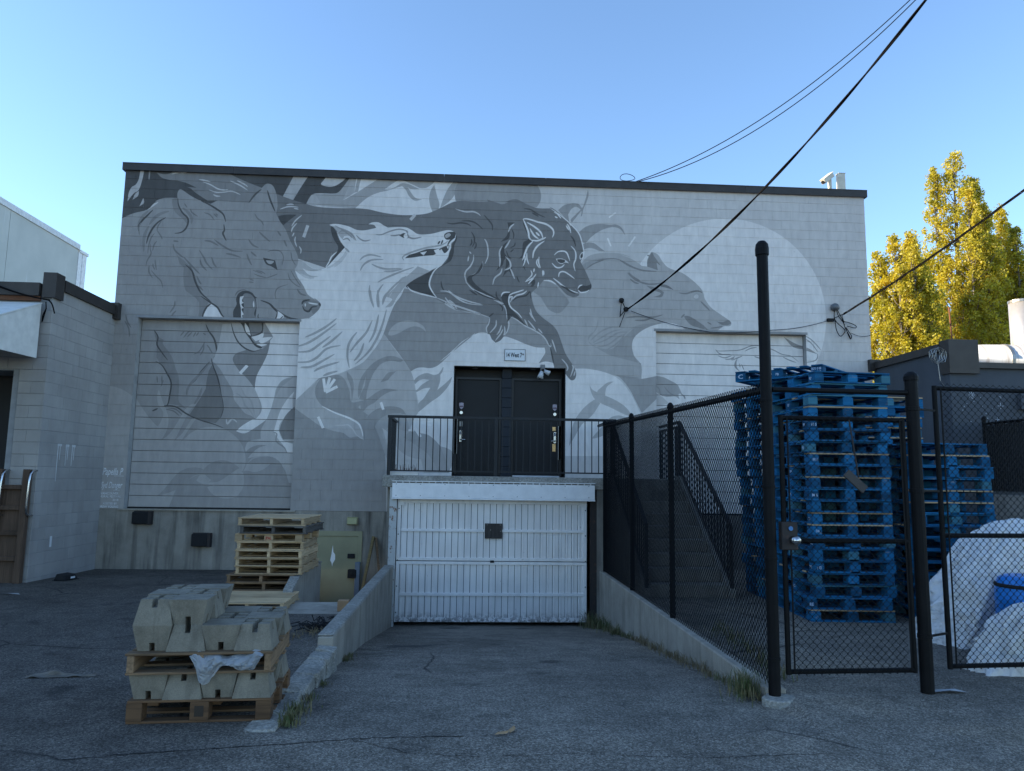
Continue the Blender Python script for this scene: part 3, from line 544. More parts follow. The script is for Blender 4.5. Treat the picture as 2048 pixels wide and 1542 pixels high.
BLACKPAINT = plain('black_door_paint', (.0055, .006, .0075), .55, var=.25, scale=3, bump=.1)
CONC = concrete('stained_concrete', (.32, .29, .245), .75)
CONC2 = concrete('ramp_concrete', (.37, .335, .28), .35)
AGG = concrete('exposed_aggregate', (.34, .32, .28), .25, agg=.32)
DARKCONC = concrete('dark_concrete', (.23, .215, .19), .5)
FOOT = concrete('precast_concrete', (.24, .214, .168), .3, sc=3)
FLASH = plain('brown_metal_flashing', (.052, .045, .041), .45, .3, .15)
def white_metal():
    m, nt, b = newmat('worn_white_metal'); g = NG(nt); p = g.pos()
    a = g.ramp(g.noise(p, 2.5, 5), [(.3, (.82, .78, .75)), (.7, (.90, .87, .84))])
    a = g.mix(g.ramp(g.noise(g.pos((9, 9, .9)), 1.3, 4), [(.45, 0.0), (.75, .35)]), a, (.50, .50, .50))
    a = g.mix(g.ramp(g.noise(p, 5.5, 6, .75), [(.66, 0.0), (.72, .9)]), a, (.20, .105, .05))
    sx = g.n('ShaderNodeSeparateXYZ'); g.L(g.pos(), sx.inputs[0])
    mr = g.n('ShaderNodeMapRange'); mr.inputs[1].default_value = -.68; mr.inputs[2].default_value = -.9; g.L(sx.outputs[2], mr.inputs[0])
    mu = g.n('ShaderNodeMath', operation='MULTIPLY'); g.L(mr.outputs[0], mu.inputs[0]); g.L(g.ramp(g.noise(p, 16, 5, .7), [(.45, 0.0), (.55, 1.0)]), mu.inputs[1])
    a = g.mix(mu.outputs[0], a, (.06, .05, .045))           # paint gone along the bottom edge
    g.L(a, b.inputs['Base Color']); b.inputs['Roughness'].default_value = .5; g.bump(g.noise(p, 9, 3), .15, .01, b); return m
WHITEM = white_metal()
WHITE = plain('white_paint', (.84, .82, .80), .5, var=.08)
def rusty(name, base, rust, amt=.6):
    m, nt, b = newmat(name); g = NG(nt); p = g.pos()
    a = g.mix(g.ramp(g.noise(p, 7, 6, .75), [(amt, 0.0), (amt+.08, 1.0)]), base, rust)
    g.L(a, b.inputs['Base Color']); b.inputs['Roughness'].default_value = .75; g.bump(g.noise(p, 30, 4), .3, .01, b); return m
WHITERUST = rusty('white_post_with_rust', (.52, .52, .50), (.20, .09, .04), .55)
RUSTPOST = rusty('dark_rusty_steel', (.028, .022, .02), (.075, .038, .026), .56)
BLACKM = plain('black_fence_coating', (.004, .0042, .005), .6, var=.3, scale=9, spec=.18)
RAILM = plain('dark_railing_paint', (.012, .014, .017), .5, var=.3, scale=7)
RUBBER = plain('black_rubber', (.012, .012, .013), .8, var=.3)
CHROME = plain('bright_steel', (.62, .62, .63), .25, 1.0, .05)
STEEL = plain('dull_steel', (.36, .35, .33), .4, .8, .1)
CABLE = plain('black_cable', (.003, .003, .004), .8, spec=.1)
ASPH = None
def asphalt():
    m, nt, b = newmat('asphalt'); g = NG(nt); p = g.pos()
    v = g.n('ShaderNodeTexVoronoi'); v.inputs['Scale'].default_value = 135; g.L(p, v.inputs['Vector'])
    hs = g.n('ShaderNodeSeparateColor'); g.L(v.outputs['Color'], hs.inputs[0])
    v2 = g.n('ShaderNodeTexVoronoi'); v2.inputs['Scale'].default_value = 75; g.L(p, v2.inputs['Vector'])
    hs2 = g.n('ShaderNodeSeparateColor'); g.L(v2.outputs['Color'], hs2.inputs[0])
    st = g.mix(.45, g.ramp(hs.outputs[0], [(.05, .32), (.5, .85), (.8, 1.2), (.97, 2.4)]), g.ramp(hs2.outputs[1], [(.1, .45), (.6, 1.0), (.95, 2.2)]))
    base = g.ramp(g.noise(p, .55, 6, .62), [(.28, (.138, .122, .102)), (.50, (.208, .184, .153)), (.75, (.275, .243, .200))])
    sx = g.n('ShaderNodeSeparateXYZ'); g.L(p, sx.inputs[0])
    lm = g.n('ShaderNodeMapRange'); lm.inputs[1].default_value = -.9; lm.inputs[2].default_value = -1.9; lm.interpolation_type = 'SMOOTHSTEP'
    w = g.n('ShaderNodeMath', operation='MULTIPLY_ADD'); w.inputs[1].default_value = 1.6; w.inputs[2].default_value = -.8; g.L(g.noise(p, .5, 3), w.inputs[0])
    ad = g.n('ShaderNodeMath', operation='ADD'); g.L(sx.outputs[0], ad.inputs[0]); g.L(w.outputs[0], ad.inputs[1]); g.L(ad.outputs[0], lm.inputs[0])
    base = g.mix(lm.outputs[0], base, g.mix(1.0, base, (.52, .52, .54), 'MULTIPLY'))      # newer, darker sealed lot on the left
    base = g.mix(1.0, base, g.ramp(g.noise(p, 3.5, 5, .6), [(.3, .74), (.7, 1.2)]), 'MULTIPLY')
    a = g.mix(1.0, base, st, 'MULTIPLY')
    a = g.mix(g.ramp(g.noise(p, 1.4, 4, .5), [(.64, 0.0), (.72, .6)]), a, (.018, .018, .019))     # oil stains
    wv = g.n('ShaderNodeTexNoise'); wv.inputs['Scale'].default_value = 1.2; wv.inputs['Detail'].default_value = 6; g.L(p, wv.inputs['Vector'])
    wm = g.mix(.25, p, wv.outputs['Color'], 'ADD')
    ck = g.n('ShaderNodeTexVoronoi', feature='DISTANCE_TO_EDGE'); ck.inputs['Scale'].default_value = .33; g.L(wm, ck.inputs['Vector'])
    gate = g.ramp(g.noise(p, .45, 2), [(.50, 0.0), (.56, .85)])
    cm = g.n('ShaderNodeMath', operation='MULTIPLY'); g.L(g.ramp(ck.outputs['Distance'], [(.0, 1.0), (.006, 0.0)]), cm.inputs[0]); g.L(gate, cm.inputs[1])
    a = g.mix(cm.outputs[0], a, (.012, .012, .013))
    # tan grit gathered along the fence foot
    gr = g.n('ShaderNodeMapRange'); gr.inputs[1].default_value = 1.5; gr.inputs[2].default_value = 2.6; g.L(sx.outputs[0], gr.inputs[0])
    gm = g.n('ShaderNodeMath', operation='MULTIPLY'); g.L(gr.outputs[0], gm.inputs[0]); g.L(g.ramp(g.noise(p, 1.1, 4), [(.5, 0.0), (.72, .5)]), gm.inputs[1])
    a = g.mix(gm.outputs[0], a, g.mix(1.0, (.30, .24, .17), st, 'MULTIPLY'))
    g.L(a, b.inputs['Base Color']); b.inputs['Roughness'].default_value = .9; b.inputs['Specular IOR Level'].default_value = .25
    g.bump(g.mix(.5, v.outputs['Distance'], g.noise(p, 6, 4)), .7, .015, b); return m
ASPH = asphalt()

# ------------------------------------------------------------------ ground: one sheet, with the ramp going down to the garage and the stair pit
YW = 14.8
RAMP = [(5.0, 0.0), (6.5, -.10), (7.45, -.20), (9.9, -.46), (13.4, -.93)]
def lot_z(y): return -.16*min(1, max(0, (y-8)/6.8))
def ramp_z(y):
    if y <= RAMP[0][0]: return 0.0
    for (a, za), (b, zb) in zip(RAMP, RAMP[1:]):
        if y <= b: return za+(zb-za)*(y-a)/(b-a)
    return RAMP[-1][1]
xs = [-900, -60, -20, -8, -3.0, -2.35, -1.40, -1.30, .6, 2.40, 2.52, 9, 25, 60, 900]
ys = [-900, -60, -15, 0, 3, 5.0, 5.7, 6.5, 7.45, 8.6, 9.9, 10.4, 12.3, 13.4, 14.2, YW+.4, 40, 120, 900]
def gz(x, y):
    if -1.31 < x < 2.41 and y < YW: return ramp_z(y)
    return lot_z(y) if x < 0 else (0.0 if y < YW else -.16)
gm = MB(); idx = {}
for i, x in enumerate(xs):
    for j, y in enumerate(ys): idx[i, j] = len(gm.v); gm.v.append((x, y, gz(x, y)))
for i in range(len(xs)-1):
    for j in range(len(ys)-1):
        if (abs(xs[i]+2.35) < .01 and 10.3 < ys[j] < YW+.1) or (abs(xs[i]+3.0) < .01 and 12.2 < ys[j] < YW+.1): continue          # sunken way to the cellar door
        gm.f.append((idx[i, j], idx[i+1, j], idx[i+1, j+1], idx[i, j+1]))
grd = tag(gm.build('ground', ASPH, fix=False), kind='structure')
def crack(pts, w, seed):
    r = random.Random(seed); m = MB(); P = []
    for (x0, y0), (x1, y1) in zip(pts, pts[1:]):
        for i in range(9): t = i/9; P.append((x0+(x1-x0)*t+r.uniform(-.012, .012), y0+(y1-y0)*t+r.uniform(-.012, .012)))
    for a, b in zip(P, P[1:]):
        ww = w*r.uniform(.4, 1.1); dx, dy = b[0]-a[0], b[1]-a[1]; q = math.hypot(dx, dy) or 1; nx, ny = -dy/q*ww/2, dx/q*ww/2
        za, zb = gz(*a)+.003, gz(*b)+.003
        m.poly([(a[0]-nx, a[1]-ny, za), (b[0]-nx, b[1]-ny, zb), (b[0]+nx, b[1]+ny, zb), (a[0]+nx, a[1]+ny, za)])
    return m.build('asphalt_crack', plain('crack_dark', (.010, .010, .011), .95), grd, fix=False)
crack([(-2.3, 4.66), (-2.0, 4.74), (-1.52, 4.83), (-1.12, 4.89), (-.71, 4.98), (-.27, 5.02), (.05, 5.03)], .013, 1)
crack([(-.71, 4.98), (-.35, 4.75), (.1, 4.66), (.7, 4.7), (1.5, 4.62), (2.4, 4.7)], .006, 2)
crack([(.2, 7.6), (.5, 7.7), (.8, 7.62)], .008, 3); crack([(-4.6, 7.4), (-3.9, 8.2), (-3.7, 9.3), (-3.4, 10.3)], .008, 4)
crack([(-5.9, 14.6), (-5.2, 13.6), (-4.9, 12.4)], .01, 5)
tag(B(-2.35, -1.42, 9.55, 10.42, -.12, lot_z(10)+.012).build('concrete_slab', CONC2, bevel=.004), kind='structure')
tag(MB().prism([(10.42, -.6), (10.42, -.072), (YW+.3, -.85), (YW+.3, -1.2)], 'x', -3.1, -1.38).build('cellar_ramp', CONC2), kind='structure')

# ------------------------------------------------------------------ main building
WX0, WX1, WZ0, CRS, NC = -7.06, 8.37, .98, .2, 34
WZ1 = WZ0+CRS*NC
bld = thing('painted_building', 'large grey block building with a painted mural of wolves and bears', 'building', (0, YW, 0))
def bpart(name, mb, mat, parent=None, **k):
    o = mb.build(name, mat, None, **k); p = parent or bld
    o.parent = p; o.matrix_parent_inverse = Matrix.Translation((0, -YW, 0)) if p is bld else Matrix()
    return o
def adopt(o, p=bld):
    o.parent = p
    if p is bld: o.matrix_parent_inverse = Matrix.Translation((0, -YW, 0))
    return o
D1 = (-6.58, .98, -3.43, 4.72); EN = (-.32, 1.69, 1.94, 3.90); D2 = (3.81, .98, 6.98, 4.72)
OPEN = [D1, EN, D2]
WSH = to_plane(SHAPES, YW)
def rect_sub(r, o):
    x0, z0, x1, z1 = r; a0, b0, a1, b1 = o
    if x1 <= a0 or x0 >= a1 or z1 <= b0 or z0 >= b1: return [r]
    out = []
    if x0 < a0: out.append((x0, z0, a0, z1))
    if x1 > a1: out.append((a1, z0, x1, z1))
    m0, m1 = max(x0, a0), min(x1, a1)
    if z0 < b0: out.append((m0, z0, m1, b0))
    if z1 > b1: out.append((m0, b1, m1, z1))
    return out
def base_tone(x, z): return TONE['m'] if (x < -3.4 and z < 5) else TONE['g']
blocks = []
for c in range(NC):
    z0 = WZ0+c*CRS; x = WX0 - (.2 if c % 2 else 0)
    while x < WX1:
        r = (max(x, WX0), z0, min(x+.4, WX1), z0+CRS); x += .4
        rs = [r]
        for o in OPEN: rs = [q for s in rs for q in rect_sub(s, o)]
        for q in rs:
            if q[2]-q[0] > .05 and q[3]-q[1] > .03: blocks.append((q[0]+.0012, q[1]+.0032, q[2]-.0012, q[3]-.0032))
full = [b for b in blocks if b[2]-b[0] > .38 and not (b[1] < 3.0 and b[0] > 2.2) and not (b[1] < 1.4 and b[0] > -1.7 and b[0] < 2.4)]
full.sort(key=lambda b: ((b[0]+b[2])/2)**2 + 14.8**2 + ((b[1]+b[3])/2-1.6)**2)
near = set(full[:300]); rest = [b for b in blocks if b not in near]
def piece(b): return (b[0], b[1], b[2], b[3], YW - random.uniform(0, .0022), WSH, base_tone((b[0]+b[2])/2, (b[1]+b[3])/2))
for b in full[:300]:
    adopt(inst('block', painted_mesh('block', [piece(b)], MURAL, .03)))
o = adopt(inst('blocks', painted_mesh('blocks', [piece(b) for b in rest], MURAL, .03))); o['kind'] = 'stuff'
# painted joints behind the blocks, in four strips round the openings
jr = [(WX0, WZ0, WX1, WZ1)]
for o_ in OPEN: jr = [q for s in jr for q in rect_sub(s, o_)]
adopt(inst('mortar', painted_mesh('mortar', [(q[0], q[1], q[2], q[3], YW+.006, WSH, base_tone((q[0]+q[2])/2, (q[1]+q[3])/2)) for q in jr], MURAL, 0)))
# body of the building (behind the skin, open at the doors)
core = MB()
for q in jr: core.box(q[0]+.001, q[2]-.001, YW+.02, YW+.5, q[1], q[3])
core.box(WX0+.01, WX1-.01, YW+.5, YW+12, -.3, WZ1-.02)
bpart('wall_core', core, GREYBLOCK)
jamb = MB()
for (x0, z0, x1, z1) in (D1, D2):
    jamb.box(x0-.004, x0+.001, YW+.006, YW+.34, z0, z1).box(x1-.001, x1+.004, YW+.006, YW+.34, z0, z1)
bpart('door_jamb', jamb, plain('grey_jamb', (.36, .355, .345), .7))
for (x0, z0, x1, z1) in (D1, D2):
    bpart('lintel', B(x0-.04, x1+.03, YW-.012, YW+.02, z1+.002, z1+.05), plain('grey_lintel', (.30, .295, .29), .6))
# parapet flashing in lengths
edges = [WX0-.05, -4.9, -2.75, -.62, 1.5, 3.65, 5.75, WX1+.05]
for a, b in zip(edges, edges[1:]):
    bpart('parapet_flashing', MB().box(a+.003, b-.003, YW-.06, YW+.35, WZ1+.105, WZ1+.125).box(a+.003, b-.003, YW-.055, YW-.04, WZ1-.03, WZ1+.105), FLASH)
bpart('parapet_flashing', MB().box(WX0-.05, WX0-.035, YW-.03, YW+12, WZ1-.03, WZ1+.105).box(WX1+.035, WX1+.05, YW-.03, YW+12, WZ1-.03, WZ1+.105), FLASH)
# concrete base below the blocks
_cb = [MB().box(WX0+.02, -2.95, YW+.006, YW+.5, -.6, WZ0-.002), MB().box(-2.95, -2.02, YW+.006, YW+.5, .6, WZ0-.002), MB().box(-2.02, -1.5, YW+.006, YW+.5, -1.45, WZ0-.002), MB().box(2.3, WX1-.02, YW+.006, YW+.5, -.3, WZ0-.002)]
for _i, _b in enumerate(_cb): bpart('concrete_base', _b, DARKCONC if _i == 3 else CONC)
bpart('base_ledge', MB().box(D1[0]-.1, D1[2]+.1, YW-.03, YW+.5, .955, .982), CONC2)
# big sectional doors carrying the mural on
def big_door(rect, ydoor, shapes, base, nsl):
    dr = bpy.data.objects.new('overhead_door', None); link(dr); dr.location = ((rect[0]+rect[2])/2, ydoor, rect[1]); adopt(dr)
    sh = to_plane(shapes, ydoor); h = (rect[3]-rect[1]-.03)/nsl
    inv = Matrix.Translation((-(rect[0]+rect[2])/2, -ydoor, -rect[1]))
    for i in range(nsl):
        z0 = rect[1]+.03+i*h
        o = inst('slat', painted_mesh('slat', [(rect[0]+.012, z0+.006, rect[2]-.012, z0+h-.006, ydoor, sh, base), ], MURAL, .03)); o.parent = dr; o.matrix_parent_inverse = inv
    bk = B(rect[0], rect[2], ydoor+.022, ydoor+.05, rect[1], rect[3]).build('door_backing', plain('dark_gap', (.22, .215, .21), .9)); bk.parent = dr; bk.matrix_parent_inverse = inv
    sl = B(rect[0], rect[2], ydoor-.01, ydoor+.02, rect[1], rect[1]+.03).build('bottom_seal', RUBBER); sl.parent = dr; sl.matrix_parent_inverse = inv
    return dr
big_door(D1, YW+.16, DOOR1, TONE['m'], 17)
big_door(D2, YW+.14, DOOR2, TONE['w'], 17)
# recessed entrance
ent = bpart('entrance_recess', MB().box(EN[0], EN[2], YW+.38, YW+.45, EN[1], EN[3]).box(EN[0]-.002, EN[0]+.012, YW+.006, YW+.38, EN[1], EN[3]).box(EN[2]-.012, EN[2]+.002, YW+.006, YW+.38, EN[1], EN[3]).box(EN[0], EN[2], YW+.006, YW+.38, EN[3]-.012, EN[3]+.002).box(EN[0], EN[2], YW+.0, YW+.45, EN[1]-.02, EN[1]+.004), BLACKPAINT)
zz = EN[1]+.004
PIERM = plain('dark_blue_pier_paint', (.018, .022, .029), .7, bump=.3)
for i in range(11):
    z0 = zz+i*.2
    if z0 < EN[3]-.05: bpart('pier_block', B(.66, .86, YW+.20, YW+.38, z0+.003, min(z0+.197, EN[3]-.014)), PIERM, bevel=.004)
def ent_door(x0, x1, hinge_left):
    d = bpart('entrance_door', B(x0+.05, x1-.05, YW+.31, YW+.378, zz+.02, 3.66), BLACKPAINT, bevel=.004)
    f = MB().box(x0, x0+.048, YW+.28, YW+.379, zz, 3.71).box(x1-.048, x1, YW+.28, YW+.379, zz, 3.71).box(x0+.048, x1-.048, YW+.28, YW+.379, 3.665, 3.71)
    bpart('door_frame', f, plain('black_frame', (.016, .017, .02), .4))
    hx = x0+.13 if not hinge_left else x1-.13; s = 1 if not hinge_left else -1
    def sub(name, mb, mat, **k):
        return mb.build(name, mat, d, **k)
    y = YW+.31
    tan = plain('tan_plate', (.42, .38, .33), .5); 
    sub('guard_plate', B(hx-s*.115-.045, hx-s*.115+.045, y-.03, y-.004, 2.14, 2.86) if not hinge_left else B(hx+.055, hx+.135, y-.03, y-.004, 2.05, 2.74), tan if not hinge_left else STEEL, bevel=.004)
    sub('lock_body', B(hx-.03, hx+.03, y-.05, y-.002, 2.38, 2.62), CHROME, bevel=.008)
    sub('keypad', B(hx-.017, hx+.017, y-.058, y-.050, 2.53, 2.60), plain('keypad_blue', (.10, .14, .22), .3))
    if hinge_left: sub('strike_plate', MB().box(hx-.045, hx+.02, y-.012, y-.003, 2.64, 2.72).box(hx-.045, hx+.02, y-.012, y-.003, 2.22, 2.37), plain('brass_plate', (.80, .50, .22), .35, .6))
    else: sub('strike_plate', B(hx-.03, hx+.03, y-.012, y-.003, 2.70, 2.80), tan)
    sub('lever_handle', MB().tube([(hx, y-.05, 2.43), (hx, y-.075, 2.43)], .016, 10).tube([(hx, y-.075, 2.43), (hx+s*.09, y-.078, 2.43)], .009, 8), CHROME, smooth=True)
    sub('deadbolt', MB().tube([(hx, y-.002, 2.98), (hx, y-.03, 2.98)], .032, 14), CHROME)
    shp = [(-.045, .06), (-.045, -.01), (-.03, -.045), (0, -.07), (.03, -.045), (.045, -.01), (.045, .06), (0, .07)]
    sub('shield_sticker', MB().prism([(hx+p[0], 3.12+p[1]) for p in shp], 'y', y-.004, y-.001), plain('lilac_sticker', (.46, .40, .46), .5))
    sub('sticker_band', B(hx-.040, hx+.040, y-.0055, y-.0042, 3.095, 3.125), plain('dark_sticker_band', (.16, .11, .15), .5))
    return d
ent_door(EN[0]+.03, .66, False); ent_door(.86, EN[2]-.05, True)
bpart('threshold', B(.9, 1.85, YW+.2, YW+.31, zz, zz+.03), plain('pale_threshold', (.6, .61, .63), .4))
bpart('threshold', B(-.29, .64, YW+.2, YW+.31, zz, zz+.035), RUBBER)
for x in (.1, 1.3): bpart('recessed_light', MB().lathe([(.0, .0), (.06, 0), (.06, .008), (0, .008)], (x, YW+.2, EN[3]-.022), 14), plain('grey_lens', (.22, .22, .23), .4))
# landing slab over the garage
bpart('landing', B(-1.52, 3.95, 13.40, YW-.002, 1.475, 1.69), AGG, bevel=.012)
bpart('garage_wall', MB().box(-1.44, -1.30, 13.62, YW, -1.5, 1.474), CONC)
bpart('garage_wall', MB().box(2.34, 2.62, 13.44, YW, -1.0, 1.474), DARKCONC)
bpart('garage_ceiling', MB().box(-1.30, 2.34, 14.4, YW, -1.0, 1.474), BLACKPAINT)
bpart('garage_post', B(-1.375, -1.245, 13.40, 13.53, -1.0, 1.474), WHITERUST, bevel=.004)
bpart('garage_post', B(2.225, 2.345, 13.44, 13.56, -1.0, 1.474), RUSTPOST, bevel=.004)
val = bpart('valance', B(-1.33, 2.29, 13.335, 13.395, 1.30, 1.555), WHITE, bevel=.003)
def sub_of(p, name, mb, mat, **k):
    return mb.build(name, mat, p, **k)
sub_of(val, 'drip_edge', B(-1.335, 2.295, 13.325, 13.40, 1.270, 1.298), WHITE, bevel=.003)
sub_of(val, 'top_trim', B(-1.335, 2.295, 13.328, 13.40, 1.578, 1.592), WHITE)
for i in range(31): sub_of(val, 'tab', B(-1.27+i*.116, -1.255+i*.116, 13.335, 13.37, 1.554, 1.578), WHITE)
for i in range(9):
    for z in (1.335, 1.535): sub_of(val, 'screw', MB().tube([(-1.26+i*.43, 13.336, z), (-1.26+i*.43, 13.331, z)], .007, 8), RUBBER)
# garage door: two leaves of ribbed boards between rails
gd = bpart('garage_door', B(-1.235, 2.165, 13.515, 13.54, -.86, 1.27), plain('gap_shade_backing', (.16, .16, .165), .8))  # darkened grey paints the shade lines beside the ribs, seen through the board gaps
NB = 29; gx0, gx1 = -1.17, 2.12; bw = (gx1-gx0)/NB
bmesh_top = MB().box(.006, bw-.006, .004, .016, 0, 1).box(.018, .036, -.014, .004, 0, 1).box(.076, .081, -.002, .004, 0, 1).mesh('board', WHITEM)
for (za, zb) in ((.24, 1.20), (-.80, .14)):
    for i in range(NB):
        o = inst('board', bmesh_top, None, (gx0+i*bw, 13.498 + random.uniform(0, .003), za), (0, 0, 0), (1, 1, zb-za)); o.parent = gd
for (x0, x1, z0, z1, y) in ((-1.235, 2.165, 1.20, 1.268, 13.476), (-1.235, 2.165, .195, .245, 13.476), (-1.235, 2.165, .128, .180, 13.476), (-1.235, 2.165, -.862, -.79, 13.476), (-1.165, 2.12, .70, .745, 13.472), (-1.165, 2.12, -.415, -.365, 13.472)):
    sub_of(gd, 'rail', B(x0, x1, y, 13.514, z0, z1), WHITEM, bevel=.003)
for (x0, x1) in ((-1.235, -1.172), (2.103, 2.165)):
    for (z0, z1) in ((.246, 1.199), (-.789, .127)): sub_of(gd, 'stile', B(x0, x1, 13.474, 13.514, z0, z1), WHITEM, bevel=.003)
sub_of(gd, 'corner_plate', B(-1.235, -1.12, 13.470, 13.474, 1.16, 1.268), WHITEM); sub_of(gd, 'corner_plate', B(2.05, 2.165, 13.470, 13.474, 1.16, 1.268), WHITEM)
sub_of(gd, 'latch', MB().box(.43, .50, 13.462, 13.476, .165, .205).tube([(.465, 13.46, .19), (.465, 13.45, .19)], .02, 10), RUBBER)
for i in range(10): sub_of(gd, 'bolt', MB().tube([((-1.21, 2.14)[i % 2], 13.474, -.7+.45*(i//2)), ((-1.21, 2.14)[i % 2], 13.466, -.7+.45*(i//2))], .010, 8), RUBBER)
# cellar door in the pit
YEL = plain('olive_yellow_paint', (.30, .28, .17), .6, var=.15, scale=2, bump=.1)
cdr = bpart('cellar_door', B(-2.90, -2.10, YW-.0, YW+.06, -.83, .50), YEL, bevel=.004)
bpart('cellar_door_frame', MB().box(-2.95, -2.902, YW-.02, YW+.07, -.83, .60).box(-2.098, -2.02, YW-.02, YW+.07, -.83, .60).box(-2.902, -2.098, YW-.02, YW+.07, .505, .60), YEL)
sub_of(cdr, 'hasp', B(-2.29, -2.15, YW-.02, YW-.001, .08, .17), RUBBER, bevel=.006)
sub_of(cdr, 'lock_box', MB().box(-2.26, -2.10, YW-.12, YW-.001, -.28, -.12).tube([(-2.18, YW-.12, -.2), (-2.18, YW-.14, -.2)], .03, 12), RUBBER, bevel=.01)
sub_of(cdr, 'paint_splash', MB().prism([(-2.58, .33), (-2.565, .20), (-2.53, .15), (-2.525, .06), (-2.57, -.02), (-2.575, -.08), (-2.59, -.01), (-2.62, .04), (-2.60, .16)], 'y', YW-.002, YW-.0005), WHITE)
bpart('pipe_cover', B(-2.13, -2.03, YW-.10, YW-.03, -.72, .02), plain('blue_grey_pipe', (.15, .19, .24), .5), bevel=.01)
# things fixed to the building
def fixed(name, label, cat, mb, mat, **k): return tag(mb.build(name, mat, **k), label, cat)
sg = thing('address_sign', 'small white address plate reading 14 West 7th above the black doors', 'sign', (.905, YW-.012, 4.145))
SIGNW = plain('sign_white', (.72, .73, .74), .4, var=.04); INK = plain('sign_ink', (.012, .013, .016), .5)
inst('plate', B(-.205, .205, 0, .008, -.12, .12).mesh('plate', SIGNW), sg); 
fr = MB().box(-.212, .212, -.003, .004, .112, .120).box(-.212, .212, -.003, .004, -.120, -.112).box(-.212, -.204, -.003, .004, -.112, .112).box(.204, .212, -.003, .004, -.112, .112)
inst('border', fr.mesh('border', INK), sg)
def text_mesh(txt, size, mat, bold=.0, sx=1.0, shear=0):
    c = bpy.data.curves.new('lettering', 'FONT'); c.body = txt; c.size = size; c.offset = bold; c.align_x = 'CENTER'; c.shear = shear; c.resolution_u = 2; c.extrude = .0006
    t = bpy.data.objects.new('lettering', c); col.objects.link(t); bpy.context.view_layer.update()
    me = bpy.data.meshes.new_from_object(t.evaluated_get(bpy.context.evaluated_depsgraph_get())); bpy.data.objects.remove(t); bpy.data.curves.remove(c)
    for v in me.vertices: v.co.x *= sx
    me.materials.clear(); me.materials.append(mat); return me
inst('lettering', text_mesh('14 West 7', .13, INK, .003, .58), sg, (-.022, -.002, -.043), (R_(90), 0, 0))
inst('lettering', text_mesh('th', .055, INK, .002, .72), sg, (.165, -.002, .002), (R_(90), 0, 0))
CHALK = plain('pale_lettering', (.80, .80, .80), .8)
for t, s, x, z, sh, sx, b in (('Papella P', .19, -6.84, 1.62, .3, .55, .002), ('Syd Danger', .17, -6.84, 1.37, .3, .5, .002), ('VANCOUVER', .062, -6.86, 1.245, 0, .9, .001), ('MURAL FESTIVAL', .062, -6.84, 1.185, 0, .85, .001), ('2018', .062, -6.74, 1.125, 0, .9, .001), ('ASSISTED BY', .055, -6.84, 1.055, 0, .85, .001), ('DREW YOUNG', .06, -6.86, .995, 0, .9, .002)):
    o = inst('mural_lettering', text_mesh(t, s, CHALK, b, sx, sh), None, (x, YW-.0045, z), (R_(90), 0, 0)); adopt(o)
adopt(B(-6.80, -6.62, YW-.004, YW-.0025, 1.595, 1.603).build('mural_underline', CHALK)); adopt(B(-6.80, -6.68, YW-.004, YW-.0025, 1.325, 1.332).build('mural_underline', CHALK))
from mathutils import noise as mn
# ------------------------------------------------------------------ things fixed to the wall
for x0, x1, z0, z1, lab in ((-6.36, -6.03, .70, .93, 'black rubber dock bumper just below the painted overhead door'), (-5.23, -4.90, .29, .53, 'black rubber dock bumper low on the stained concrete wall')):
    t = thing('dock_bumper', lab, 'bumper', ((x0+x1)/2, YW, z0), 0, 'dock bumpers'); w = (x1-x0)/2; h = z1-z0
    inst('rubber_pad', MB().box(-w, w*.8, -.13, -.02, 0, h).mesh('rubber_pad', RUBBER, bevel=.012), t)
    inst('steel_bracket', MB().box(w*.8, w*1.12, -.12, 0, -.01, h+.01).box(-w*1.06, w*.8, -.02, .004, -.012, h+.012).mesh('steel_bracket', RUSTPOST), t)
t = thing('wall_light', 'small yellowed wall light above the cellar door', 'light', (-2.22, YW, .72))
inst('housing', MB().box(-.11, .11, -.03, .005, 0, .15).mesh('housing', plain('aged_cream', (.34, .32, .20), .5), bevel=.01), t)
inst('lens', MB().hexa([(-.09,-.10,.02),(.09,-.10,.02),(.09,-.031,.0),(-.09,-.031,.0),(-.09,-.08,.13),(.09,-.08,.13),(.09,-.031,.15),(-.09,-.031,.15)]).mesh('lens', plain('yellow_lens', (.40, .37, .17), .3)), t)
t = thing('flood_light', 'white twin-head flood light with sensor under the doorway head', 'light', (1.47, YW+.005, 3.86))
WP = plain('white_plastic', (.5, .5, .5), .4)
inst('mount', MB().box(-.045, .045, -.05, 0, -.02, .10).box(-.03, .03, -.08, -.05, .0, .05).mesh('mount', plain('grey_plastic', (.2, .2, .2), .5), bevel=.006), t)
inst('lamp_head', MB().tube([(.02, -.07, -.03), (.13, -.10, -.09)], [.03, .055], 12).mesh('lamp_head', WP, True), t)
inst('lamp_head', MB().tube([(-.02, -.07, -.05), (-.06, -.12, -.19)], [.035, .065], 12).mesh('lamp_head', WP, True), t)
inst('sensor', MB().tube([(0, -.08, .0), (0, -.10, -.05)], .025, 10).mesh('sensor', RUBBER, True), t)
